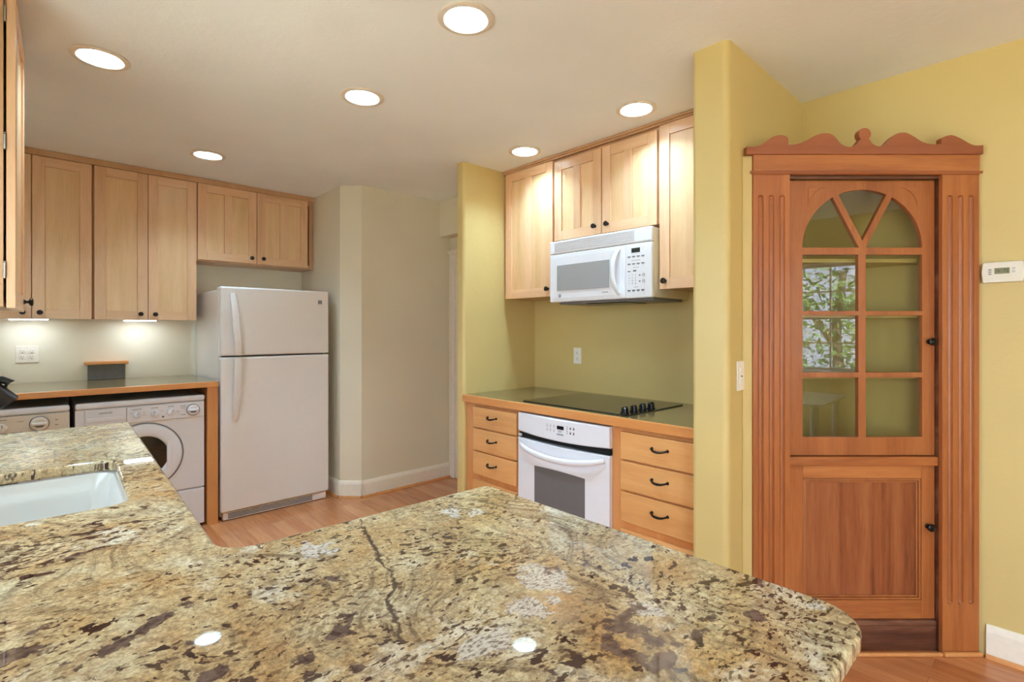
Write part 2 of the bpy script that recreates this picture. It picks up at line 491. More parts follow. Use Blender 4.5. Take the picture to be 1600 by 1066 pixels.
    b2m = noise(nt, mapping(nt, v, (1, 1, 1), (0, 0, 0), (1.9, 5.6, 0)), 3.6, 2.0)
    t2 = math_n(nt, 'SUBTRACT', b2.outputs[0], ramp(nt, b2m.outputs[0], [(0.40, (0.70, 0.70, 0.70, 1)), (0.58, (0.555, 0.555, 0.555, 1))]))
    col = mixc(nt, math_n(nt, 'MULTIPLY', math_n(nt, 'MULTIPLY', t2, 40.0, clamp=True), 0.92), col, lin(66, 44, 36))
    # particular marks of this slab: a dark wandering vein, quartz islands, big garnet patches
    sep = nt.nodes.new('ShaderNodeSeparateXYZ'); L.new(v, sep.inputs[0])
    edge = noise(nt, v, 28.0, 4.0, 0.6)
    edge2 = noise(nt, v, 90.0, 3.0, 0.6)
    ej = math_n(nt, 'ADD', math_n(nt, 'MULTIPLY', math_n(nt, 'SUBTRACT', edge.outputs[0], 0.5), 0.10), math_n(nt, 'MULTIPLY', math_n(nt, 'SUBTRACT', edge2.outputs[0], 0.5), 0.03))
    def island(col, x, y, r, c, strength=1.0, sx=1.0, sy=1.0, rot=0.0):
        mp = mapping(nt, v, (1, 1, 1))
        s = nt.nodes.new('ShaderNodeVectorMath'); s.operation = 'SUBTRACT'; s.inputs[1].default_value = (x, y, 0)
        L.new(mp, s.inputs[0])
        rotm = nt.nodes.new('ShaderNodeMapping'); rotm.inputs['Rotation'].default_value = (0, 0, rot); rotm.inputs['Scale'].default_value = (1, 1, 0)
        L.new(s.outputs[0], rotm.inputs['Vector'])
        m2 = nt.nodes.new('ShaderNodeVectorMath'); m2.operation = 'MULTIPLY'; m2.inputs[1].default_value = (1 / sx, 1 / sy, 0)
        L.new(rotm.outputs[0], m2.inputs[0])
        ln = nt.nodes.new('ShaderNodeVectorMath'); ln.operation = 'LENGTH'; L.new(m2.outputs[0], ln.inputs[0])
        d = math_n(nt, 'SUBTRACT', r, math_n(nt, 'ADD', ln.outputs['Value'], ej))
        f = math_n(nt, 'MULTIPLY', math_n(nt, 'MULTIPLY', d, 160.0, clamp=True), strength)
        return mixc(nt, f, col, c)
    speck = ramp(nt, noise(nt, mapping(nt, w, (95, 190, 1), (0, 0, 1.2)), 1.0, 3.0, 0.65).outputs[0], [(0.42, lin(216, 210, 200)), (0.52, lin(194, 186, 176)), (0.60, lin(120, 104, 94))])
    garnet = ramp(nt, noise(nt, v, 60.0, 3.0, 0.6).outputs[0], [(0.4, lin(66, 46, 44)), (0.62, lin(112, 92, 84))])
    for a in GRANITE_WHITE: col = island(col, a[0], a[1], a[2], speck, 0.9, *a[3:])
    for a in GRANITE_DARK: col = island(col, a[0], a[1], a[2], garnet, 0.95, *a[3:])
    # wandering vein: x as a function of y
    fc = nt.nodes.new('ShaderNodeFloatCurve')
    cv = fc.mapping.curves[0]
    y0, y1, x0, x1 = VEIN_RANGE
    pts = [((p[1] - y0) / (y1 - y0), (p[0] - x0) / (x1 - x0)) for p in VEIN]
    while len(cv.points) < len(pts): cv.points.new(0.5, 0.5)
    for q, p in zip(cv.points, sorted(pts)): q.location = p
    fc.mapping.update()
    t = math_n(nt, 'DIVIDE', math_n(nt, 'SUBTRACT', sep.outputs['Y'], y0), y1 - y0)
    L.new(t, fc.inputs['Value'])
    xv = math_n(nt, 'ADD', math_n(nt, 'MULTIPLY', fc.outputs[0], x1 - x0), x0)
    vn = noise(nt, v, 40.0, 3.0, 0.6)
    dx = math_n(nt, 'ABSOLUTE', math_n(nt, 'SUBTRACT', math_n(nt, 'SUBTRACT', sep.outputs['X'], xv), math_n(nt, 'MULTIPLY', math_n(nt, 'SUBTRACT', vn.outputs[0], 0.5), 0.03)))
    wv = math_n(nt, 'MULTIPLY', noise(nt, v, 14.0, 2.0).outputs[0], 0.011)
    f = math_n(nt, 'MULTIPLY', math_n(nt, 'SUBTRACT', wv, dx), 260.0, clamp=True)
    inr = math_n(nt, 'MULTIPLY', math_n(nt, 'GREATER_THAN', t, 0.0), math_n(nt, 'LESS_THAN', t, 1.0))
    col = mixc(nt, math_n(nt, 'MULTIPLY', math_n(nt, 'MULTIPLY', f, inr), 0.9), col, lin(64, 48, 44))
    L.new(col, bs.inputs['Base Color'])
    bs.inputs['Roughness'].default_value = 0.025
    bs.inputs['Specular IOR Level'].default_value = 0.5
    return m
GRANITE_WHITE = [(0.42, 1.044, 0.034, 1.0, 1.3), (0.755, 1.02, 0.026, 0.8, 1.4, 0.4), (0.79, 0.975, 0.022), (0.675, 0.633, 0.045, 1.0, 1.3), (0.60, 0.585, 0.036, 1.3, 1.0), (0.475, 0.56, 0.034, 1.3, 0.9), (0.715, 0.449, 0.024), (0.90, 0.27, 0.018, 1.6, 0.8)]
GRANITE_DARK = [(0.677, 0.465, 0.026, 1.4, 0.7), (0.655, 0.43, 0.030, 0.9, 1.2), (0.60, 0.415, 0.024, 0.8, 1.3), (0.62, 0.365, 0.022, 1.6, 0.5), (-0.016, 0.981, 0.028, 1.4, 0.8), (0.138, 0.942, 0.026, 2.2, 0.6, -0.5), (0.085, 0.912, 0.026, 2.0, 0.6, -0.5), (0.366, 0.764, 0.014), (0.336, 0.733, 0.014, 0.8, 1.4), (0.278, 0.696, 0.016), (0.708, 0.65, 0.013), (0.80, 0.62, 0.012, 1.6, 0.8), (0.74, 0.36, 0.016, 1.5, 0.7), (0.83, 0.33, 0.014), (0.01, 1.039, 0.012, 1.6, 0.7, -0.5), (0.047, 0.904, 0.01, 1.5, 0.8, 0), (0.132, 0.824, 0.011, 1.3, 0.9, 0), (0.172, 0.751, 0.01, 1, 1.2, 0), (0.161, 0.844, 0.008, 1.4, 0.8, 0), (0.397, 0.892, 0.009, 1, 1.2, 0), (0.395, 0.725, 0.008, 1.2, 0.9, 0), (0.317, 0.633, 0.013, 1.2, 0.8, 0), (0.278, 0.941, 0.008, 1.3, 0.8, 0), (0.212, 1.367, 0.009, 1.7, 0.7, -0.4), (0.06, 1.334, 0.009, 2, 0.6, -0.4), (0.26, 0.66, 0.012, 1.2, 0.9, 0), (0.499, 0.452, 0.012, 1, 1.2, 0), (0.771, 0.371, 0.009, 1.3, 0.8, 0), (0.925, 0.364, 0.009, 1.4, 0.7, 0)]
VEIN = [(0.57, 1.13), (0.561, 1.102), (0.535, 1.025), (0.512, 0.949), (0.494, 0.888), (0.48, 0.83), (0.467, 0.794), (0.435, 0.765), (0.421, 0.725), (0.4, 0.673), (0.39, 0.64)]
VEIN_RANGE = (0.64, 1.13, 0.3, 0.65)
M['granite'] = mat_granite()

# ------------------------------------------------------------------ room shell
CEIL = 2.535
XR = 2.915          # right-hand wall (cooktop recess and dining side)
YB = 4.82           # laundry back wall
YREAR = -3.0        # wall behind the camera
SL = 0.0383         # the sink wall runs slightly off square
def sinkx(y): return -0.372 + SL * (y - 2.6)

CANS = [(0.225, 2.831, 'recessed ceiling light nearest the left edge of the photo'),
        (1.201, 1.533, 'recessed ceiling light at the top middle, nearest the camera'),
        (1.223, 2.402, 'recessed ceiling light in the middle of the kitchen ceiling'),
        (2.349, 1.539, 'recessed ceiling light in front of the tall cabinet right of the microwave'),
        (0.875, 3.908, 'recessed ceiling light closest to the cabinets over the laundry counter'),
        (2.371, 2.402, 'recessed ceiling light beside the short yellow wall left of the microwave'),
        (1.35, -0.90, 'added fill light, recessed in the ceiling over the dining end behind the camera'),  # unseen light, added to fill the room
        (-0.42, 3.90, 'added fill light, recessed in the ceiling over the dryer, out of view')]  # unseen light, added to brighten the laundry side

fl = MB(); fl.box(-1.0, XR + 0.1, YREAR - 0.1, YB + 0.1, -0.08, 0.0)
struct(fl.build('floor', M['floor']))
outer = [(-1.0, YREAR - 0.1), (XR + 0.1, YREAR - 0.1), (XR + 0.1, YB + 0.1), (-1.0, YB + 0.1)]
ce = MB(); ce.mesh(slab_mesh([outer] + [ring_loop(c[0], c[1], 0.082, 40) for c in CANS], 0.14), Matrix.Translation((0, 0, CEIL + 0.07)))
struct(ce.build('ceiling', M['ceiling']))

w = MB(); w.box(XR, XR + 0.1, YREAR - 0.1, 2.88, 0, CEIL)
struct(w.build('wall_right', M['yellow']))
w = MB(); w.box(XR, XR + 0.1, 2.88, YB + 0.1, 0, CEIL); w.box(2.86, XR, 2.925, 3.886, 0, CEIL)
struct(w.build('wall_passage', M['greige']))
w = MB(); w.box(-1.0, XR, YB, YB + 0.1, 0, CEIL)
struct(w.build('wall_back', M['cream']))
# short wall right of the range with bullnose corners, and the one left of it
w = MB(); w.prism(round_poly([(2.05, 0.914), (XR, 0.914), (XR, 1.07), (2.05, 1.07)], [0.028, 0, 0, 0.022]), 0, CEIL)
struct(w.build('wall_pillar', M['yellow']))
w = MB(); w.prism(round_poly([(2.205, 2.84), (XR, 2.84), (XR, 2.925), (2.205, 2.925)], [0.022, 0, 0, 0.022]), 0, CEIL)
struct(w.build('wall_nib', M['yellow']))
# chamfered wall right of the fridge
w = MB(); w.prism([(1.846, YB), (1.846, 4.012), (1.972, 3.886), (2.86, 3.886), (XR, 3.886), (XR, YB)], 0, CEIL)
struct(w.build('wall_chamfer', M['greige']))
w = MB(); w.box(2.744, 2.86, 2.925, 3.886, 2.213, CEIL)
struct(w.build('wall_soffit', M['greige']))
# rear wall: window pair, and a third opening added for more daylight
w = MB()
wx0, wx1, wz0, wz1 = 0.84, 2.06, 0.92, 2.07
w.box(-1.0, -0.30, YREAR - 0.1, YREAR, 0, CEIL); w.box(0.70, wx0, YREAR - 0.1, YREAR, 0, CEIL); w.box(-0.30, 0.70, YREAR - 0.1, YREAR, 0, wz0); w.box(-0.30, 0.70, YREAR - 0.1, YREAR, wz1, CEIL); w.box(wx1, XR, YREAR - 0.1, YREAR, 0, CEIL)
w.box(wx0, wx1, YREAR - 0.1, YREAR, 0, wz0); w.box(wx0, wx1, YREAR - 0.1, YREAR, wz1, CEIL)
struct(w.build('wall_rear', M['yellow']))
# left wall: sink wall, with unseen window and patio openings added for daylight
def left_piece(mb, ya, yb, za, zb):
    mb.prism([(sinkx(ya) - 0.1, ya), (sinkx(ya), ya), (sinkx(yb), yb), (sinkx(yb) - 0.1, yb)], za, zb)
w = MB()
left_piece(w, YREAR, -2.4, 0, CEIL); left_piece(w, -2.4, -0.7, 2.08, CEIL); left_piece(w, -0.7, 0.95, 0, CEIL); left_piece(w, 0.95, 2.25, 0, 1.06); left_piece(w, 0.95, 2.25, 2.12, CEIL); left_piece(w, 2.25, 3.14, 0, CEIL)
struct(w.build('wall_left', M['yellow']))
w = MB(); w.box(-0.86, -0.76, 3.14, YB, 0, CEIL); w.box(-0.86, sinkx(3.14) - 0.1, 3.04, 3.14, 0, CEIL)
struct(w.build('wall_laundry', M['cream']))

def window(name, x0, x1, z0, z1, y, place=None):
    root = empty(name, place[0] if place else ((x0 + x1) / 2, y, z0), place[1] if place else 0.0)
    struct(root)
    hw = (x1 - x0) / 2; hh = z1 - z0
    f = MB(); t = 0.035
    f.box(-hw, -hw + t, -0.06, 0.0, 0, hh, 0.004); f.box(hw - t, hw, -0.06, 0.0, 0, hh, 0.004)
    f.box(-hw + t, hw - t, -0.06, 0.0, 0, t, 0.004); f.box(-hw + t, hw - t, -0.06, 0.0, hh - t, hh, 0.004)
    f.box(-hw + t, hw - t, -0.055, -0.012, hh / 2 - 0.02, hh / 2 + 0.02, 0.004)
    f.build('window_frame', M['trim'], root)
    g = MB()
    g.box(-0.008, 0.008, -0.045, -0.02, t, hh - t)
    for zz in (hh * 0.26, hh * 0.74): g.box(-hw + t, hw - t, -0.045, -0.02, zz - 0.008, zz + 0.008)
    g.build('muntin', M['trim'], root)
    p = MB(); p.box(-hw + t, hw - t, -0.035, -0.031, t, hh - t)
    p.build('pane', M['pane'], root)
    return root
window('window_1', 0.85, 1.45, 0.93, 2.06, YREAR - 0.01)
window('window_2', 1.45, 2.05, 0.93, 2.06, YREAR - 0.01)
window('window_added_rear', -0.29, 0.69, 0.93, 2.06, YREAR - 0.01)  # unseen window, added to brighten surfaces that face the rear
window('window_added_sink', -0.644, 0.644, 1.065, 2.115, 0, ((sinkx(1.6) - 0.02, 1.6, 1.065), -PI / 2 - math.atan(SL)))  # unseen window, added to brighten the cooktop recess and left side
s = MB(); s.box(0.80, 2.10, YREAR + 0.001, YREAR + 0.06, 0.885, 0.918, 0.006)
struct(s.build('trim_windowsill', M['trim']))

# baseboards with a small moulded top, and a wood shoe strip
def baseboard(name, pts, h=0.135, t=0.016, flip=False):
    mb = MB(); sh = MB()
    for (a, b) in zip(pts[:-1], pts[1:]):
        a = Vector(a); b = Vector(b); d = (b - a).normalized(); n = Vector((d.y, -d.x))
        L_ = (b - a).length
        Mx = Matrix(((d.x, n.x, 0, a.x), (d.y, n.y, 0, a.y), (0, 0, 1, 0), (0, 0, 0, 1)))
        tb = MB(); tb.prism([(0, 0.012), (t, 0.012), (t, h - 0.03), (t - 0.004, h - 0.024), (t - 0.006, h - 0.008), (t - 0.011, h), (0, h)], 0, L_, 'yz')
        me = bpy.data.meshes.new('t'); tb.bm.to_mesh(me); tb.bm.free(); mb.mesh(me, Mx)
        ts = MB(); ts.prism([(0, 0), (t + 0.012, 0), (t + 0.011, 0.009), (t + 0.005, 0.016), (0, 0.019)], 0, L_, 'yz')
        me = bpy.data.meshes.new('t'); ts.bm.to_mesh(me); ts.bm.free(); sh.mesh(me, Mx)
    bmesh.ops.recalc_face_normals(mb.bm, faces=mb.bm.faces); bmesh.ops.recalc_face_normals(sh.bm, faces=sh.bm.faces)
    o = mb.build('baseboard_' + name, M['trim']); struct(o)
    o = sh.build('trim_' + name, M['face']); struct(o)
baseboard('chamfer', [(1.846, 4.30), (1.846, 4.012), (1.972, 3.886), (2.845, 3.886)])
baseboard('dining', [(XR, 0.21), (XR, YREAR)])
# cased opening on the far side of the passage
c = MB(); c.box(2.842, 2.859, 3.80, 3.884, 0, 2.06, 0.004); c.box(2.842, 2.859, 2.95, 3.80, 1.97, 2.06, 0.004)
c.prism([(3.884, 2.06), (3.884, 2.075), (3.885, 2.095), (2.94, 2.095), (2.94, 2.06)], 2.83, 2.859, 'yz')
struct(c.build('trim_casing', M['trim']))
c = MB(); c.box(2.852, 2.859, 2.97, 3.798, 0.01, 1.965)
c.box(2.846, 2.852, 3.05, 3.72, 0.2, 0.9, 0.004); c.box(2.846, 2.852, 3.05, 3.72, 1.05, 1.85, 0.004)
struct(c.build('door_1', M['trim']))

# ------------------------------------------------------------------ ceiling lights
for i, (x, y, lab) in enumerate(CANS):
    t = thing('recessed_light', 'white ' + lab, 'ceiling light', (x, y, CEIL), 0, 'recessed ceiling lights')
    a = MB(); a.lathe([(0.079, -0.0005), (0.104, -0.0005), (0.106, -0.004), (0.100, -0.008), (0.084, -0.009), (0.079, -0.004), (0.079, -0.0005)], n=48)
    a.build('trim_ring', M['can_ring'], t)
    a = MB(); a.lathe([(0.079, -0.003), (0.066, 0.094), (0.064, 0.094), (0.0785, -0.004)], n=48)
    a.build('reflector', M['can_white'], t)
    a = MB(); a.lathe([(0.0, 0.086), (0.060, 0.086), (0.063, 0.090), (0.0, 0.090)], n=40)
    a.build('lens', M['lens'], t)

# ------------------------------------------------------------------ cabinet pieces (local frame: x right, y into the wall, z up)
def knob(parent, x, y, z, mat='bronze', r=0.016):
    k = MB()
    k.lathe([(0.0, 0), (0.010, 0), (0.010, 0.003), (0.006, 0.006), (0.0055, 0.014), (r * 0.8, 0.017), (r, 0.021), (r * 0.97, 0.026), (r * 0.72, 0.0285), (r * 0.62, 0.0275), (r * 0.3, 0.029), (0, 0.0295)], (x, y, z), (0, -1, 0), 24)
    return k.build('knob', M[mat], parent)

def shaker_door(parent, x0, x1, z0, z1, y, two=False, knob_at=None, t=0.02, st=0.062):
    f = MB()
    f.box(x0, x0 + st, y, y + t, z0, z1, 0.0022); f.box(x1 - st, x1, y, y + t, z0, z1, 0.0022)
    f.box(x0 + st, x1 - st, y, y + t, z0, z0 + st, 0.0015, 1); f.box(x0 + st, x1 - st, y, y + t, z1 - st, z1, 0.0015, 1)
    xm = (x0 + x1) / 2
    spans = [(x0 + st, x1 - st)]
    if two:
        mw = 0.028
        f.box(xm - mw, xm + mw, y, y + t, z0 + st, z1 - st, 0.0015)
        spans = [(x0 + st, xm - mw), (xm + mw, x1 - st)]
    d = f.build('door', [M['maple'], M['maple_rail']], parent)
    for a, b in spans:
        p = MB(); p.box(a + 0.0004, b - 0.0004, y + 0.0075, y + 0.014, z0 + st + 0.0004, z1 - st - 0.0004)
        p.build('panel', M['maple_panel'], d)
    if knob_at: knob(d, knob_at[0], y, knob_at[1])
    return d

def carcass(parent, x0, x1, y0, y1, z0, z1, bev=0.001):
    """open-fronted box closed by its face frame"""
    c = MB(); t = 0.018
    c.box(x0, x0 + t, y0 + t, y1, z0, z1); c.box(x1 - t, x1, y0 + t, y1, z0, z1)
    c.box(x0 + t, x1 - t, y0 + t, y1, z0, z0 + t); c.box(x0 + t, x1 - t, y0 + t, y1, z1 - t, z1)
    c.box(x0 + t, x1 - t, y1 - 0.008, y1, z0 + t, z1 - t)
    c.build('carcass', M['maple_side'], parent)
    f = MB(); fw = 0.035
    f.box(x0, x0 + fw, y0, y0 + t, z0, z1, bev); f.box(x1 - fw, x1, y0, y0 + t, z0, z1, bev)
    f.box(x0 + fw, x1 - fw, y0, y0 + t, z0, z0 + fw, bev); f.box(x0 + fw, x1 - fw, y0, y0 + t, z1 - fw, z1, bev)
    xm = (x0 + x1) / 2
    f.box(xm - 0.02, xm + 0.02, y0, y0 + t, z0 + fw, z1 - fw)
    f.build('face_frame', M['maple_side'], parent)

# upper cabinets over the laundry counter
YF = 4.53
t = thing('upper_cabinet', 'tall two-door maple wall cabinet at the left end above the outlet', 'cabinet', (-0.30, YF, 1.434), 0, 'maple wall cabinets over the laundry')
carcass(t, 0.0, 0.619, 0.021, YB - YF - 0.002, 0.004, 1.058)
shaker_door(t, 0.004, 0.311, 0, 1.057, 0, False, (0.27, 0.041)); shaker_door(t, 0.315, 0.613, 0, 1.057, 0, False, (0.352, 0.041))
t = thing('upper_cabinet', 'tall two-door maple wall cabinet above the counter, left of the refrigerator', 'cabinet', (0.321, YF, 1.434), 0, 'maple wall cabinets over the laundry')
carcass(t, 0.0, 0.618, 0.021, YB - YF - 0.002, 0.004, 1.058)
shaker_door(t, 0.006, 0.309, 0, 1.057, 0, False, (0.265, 0.041)); shaker_door(t, 0.312, 0.616, 0, 1.057, 0, False, (0.352, 0.041))
t = thing('upper_cabinet', 'short two-door maple wall cabinet above the refrigerator', 'cabinet', (0.941, YF, 1.895), 0, 'maple wall cabinets over the laundry')
carcass(t, 0.0, 0.903, 0.021, YB - YF - 0.002, 0.0, 0.598)
shaker_door(t, 0.005, 0.428, 0.011, 0.597, 0, True, (0.388, 0.053)); shaker_door(t, 0.432, 0.849, 0.011, 0.597, 0, True, (0.477, 0.055))
c = MB(); c.box(-0.30, 1.844, YF - 0.006, YB - 0.01, 2.4935, CEIL - 0.001, 0.003)
tag(c.build('crown_moulding', M['maple_side']), 'plain maple crown strip between the laundry wall cabinets and the ceiling', 'moulding')

# upper cabinets over the cooktop (facing the passage)
RZ = -PI / 2
XF = 2.57
def right_run(y, x=XF, z=0.0): return (x, y, z)
DEP = XR - XF - 0.002
t = thing('upper_cabinet', 'tall single-door maple wall cabinet left of the microwave', 'cabinet', (XF, 2.836, 1.588), RZ, 'maple wall cabinets around the microwave')
carcass(t, 0.0, 0.506, 0.021, DEP, 0.004, 0.917)
shaker_door(t, 0.030, 0.497, 0, 0.915, 0, True, (0.456, 0.052))
t = thing('upper_cabinet', 'short two-door maple wall cabinet directly above the microwave', 'cabinet', (XF, 2.328, 1.955), RZ, 'maple wall cabinets around the microwave')
carcass(t, 0.0, 0.788, 0.021, DEP, 0.004, 0.550)
shaker_door(t, 0.006, 0.391, 0.0, 0.529, 0, True, (0.346, 0.052)); shaker_door(t, 0.399, 0.779, 0.0, 0.529, 0, True, (0.442, 0.052))
t = thing('upper_cabinet', 'tall maple wall cabinet right of the microwave, partly behind the yellow wall end', 'cabinet', (XF, 1.538, 1.588), RZ, 'maple wall cabinets around the microwave')
carcass(t, 0.0, 0.462, 0.021, DEP, 0.004, 0.917)
shaker_door(t, 0.005, 0.440, 0, 0.915, 0, False, (0.040, 0.045))
c = MB(); c.box(XF + 0.002, XR - 0.01, 1.074, 2.836, 2.507, 2.518, 0.002); c.box(XF - 0.008, XR - 0.01, 1.074, 2.836, 2.518, CEIL - 0.001, 0.004)
tag(c.build('crown_moulding', M['maple_side']), 'slim maple crown strip between the cooktop wall cabinets and the ceiling', 'moulding')

# near cabinet on the sink wall, seen almost edge-on
RZS = PI / 2 - math.atan(SL)
t = thing('upper_cabinet', 'maple wall cabinet at the far left edge seen almost edge-on with its hinges', 'cabinet', (-0.032, 2.41, 1.434), RZS)
carcass(t, 0.0, 0.495, 0.030, 0.33, 0.004, 1.058)
d = shaker_door(t, 0.0, 0.493, 0, 1.057, 0, False, (0.452, 0.040), t=0.023)
for zz in (0.10, 0.53, 0.955):
    h_ = MB(); h_.tube([(-0.004, 0.0265, zz), (-0.004, 0.0265, zz + 0.05)], 0.0032, 10); h_.box(-0.003, 0.02, 0.0245, 0.0285, zz, zz + 0.05)
    h_.lathe([(0, 0), (0.0035, 0.002), (0.0025, 0.006), (0, 0.008)], (-0.004, 0.0265, zz + 0.05), (0, 0, 1), 10)
    h_.build('hinge', M['steel'], d)

# under-cabinet strip lamps
for (x0, x1, lab) in ((-0.10, 0.10, 'slim white lamp under the wall cabinet above the wall outlet'), (0.50, 0.70, 'slim white lamp under the two-door wall cabinet left of the refrigerator')):
    t = thing('under_cabinet_lamp', lab, 'lamp', ((x0 + x1) / 2, 4.655, 1.4375), 0, 'under-cabinet lamps')
    hw = (x1 - x0) / 2
    a = MB(); a.box(-hw, hw, -0.04, 0.04, -0.006, -0.0005, 0.002); a.build('housing', M['plate'], t)
    a = MB(); a.box(-hw + 0.006, hw - 0.006, -0.034, 0.034, -0.0105, -0.0065, 0.0015); a.build('lens', M['strip'], t)

# ------------------------------------------------------------------ laundry counter, machines
t = thing('worktop', 'dark laminate worktop with orange wood front edge over the washing machines', 'worktop', (-0.75, 4.045, 0.963))
a = MB(); a.box(0.0, 1.722, 0.022, YB - 4.045 - 0.002, 0.004, 0.0365); a.build('surface', M['laminate'], t)
a = MB(); a.box(0.0, 1.722, 0.0, 0.0215, 0.0, 0.0372, 0.003); a.build('front_edge', M['edge'], t)
a = MB(); a.box(0.905, 0.972, 4.06, YB - 0.03, 0.0, 0.962, 0.002)
tag(a.build('support_panel', M['face']), 'upright wood end panel between the washing machine and the refrigerator', 'panel')
t = thing('backsplash_box', 'small slate grey box with a wood cap on the worktop against the laundry wall', 'box', (0.416, YB - 0.001, 1.001))
a = MB(); a.box(-0.107, 0.107, -0.055, 0, 0, 0.108, 0.002); a.build('front', M['slate'], t)
a = MB(); a.box(-0.127, 0.127, -0.072, 0, 0.1085, 0.131, 0.004); a.build('cap', M['edge'], t)

def small_knob(parent, x, y, z, r, mats, name='knob', ang=0.3):
    k = MB()
    k.lathe([(0, 0), (r, 0), (r * 0.96, 0.010), (r * 0.8, 0.013), (0, 0.014)], (x, y, z), (0, -1, 0), 28)
    R = Matrix.Translation((x, y - 0.014, z)) @ Matrix.Rotation(ang, 4, 'Y')
    k.box(-r * 0.28, r * 0.28, -0.010, 0.001, -r * 0.88, r * 0.88, 0.003, 0, 2, R)
    k.box(-r * 0.05, r * 0.05, -0.0106, -0.0102, r * 0.1, r * 0.8, 0, 1, 2, R)
    return k.build(name, mats, parent)

def big_dial(parent, x, y, z, r, ringmat, mat):
    k = MB()
    k.lathe([(r * 1.02, 0), (r * 1.10, 0), (r * 1.10, 0.004), (r * 1.02, 0.004), (r * 1.02, 0)], (x, y, z), (0, -1, 0), 36, 1)
    k.lathe([(0, 0), (r, 0), (r, 0.012), (r * 0.9, 0.018), (r * 0.62, 0.019), (r * 0.58, 0.014), (0, 0.014)], (x, y, z), (0, -1, 0), 36)
    k.box(x - r * 0.85, x + r * 0.85, y - 0.026, y - 0.013, z - r * 0.2, z + r * 0.2, 0.004, 0)
    k.box(x - r * 0.6, x + r * 0.6, y - 0.0145, y - 0.0138, z - r * 0.5, z - r * 0.24, 0.0, 1)
    return k.build('dial', [mat, ringmat], parent)

def label_bars(mb, specs, y, mi=0):
    for (x, z, w_, h_) in specs: mb.box(x - w_ / 2, x + w_ / 2, y - 0.0004, y, z - h_ / 2, z + h_ / 2, 0, mi)

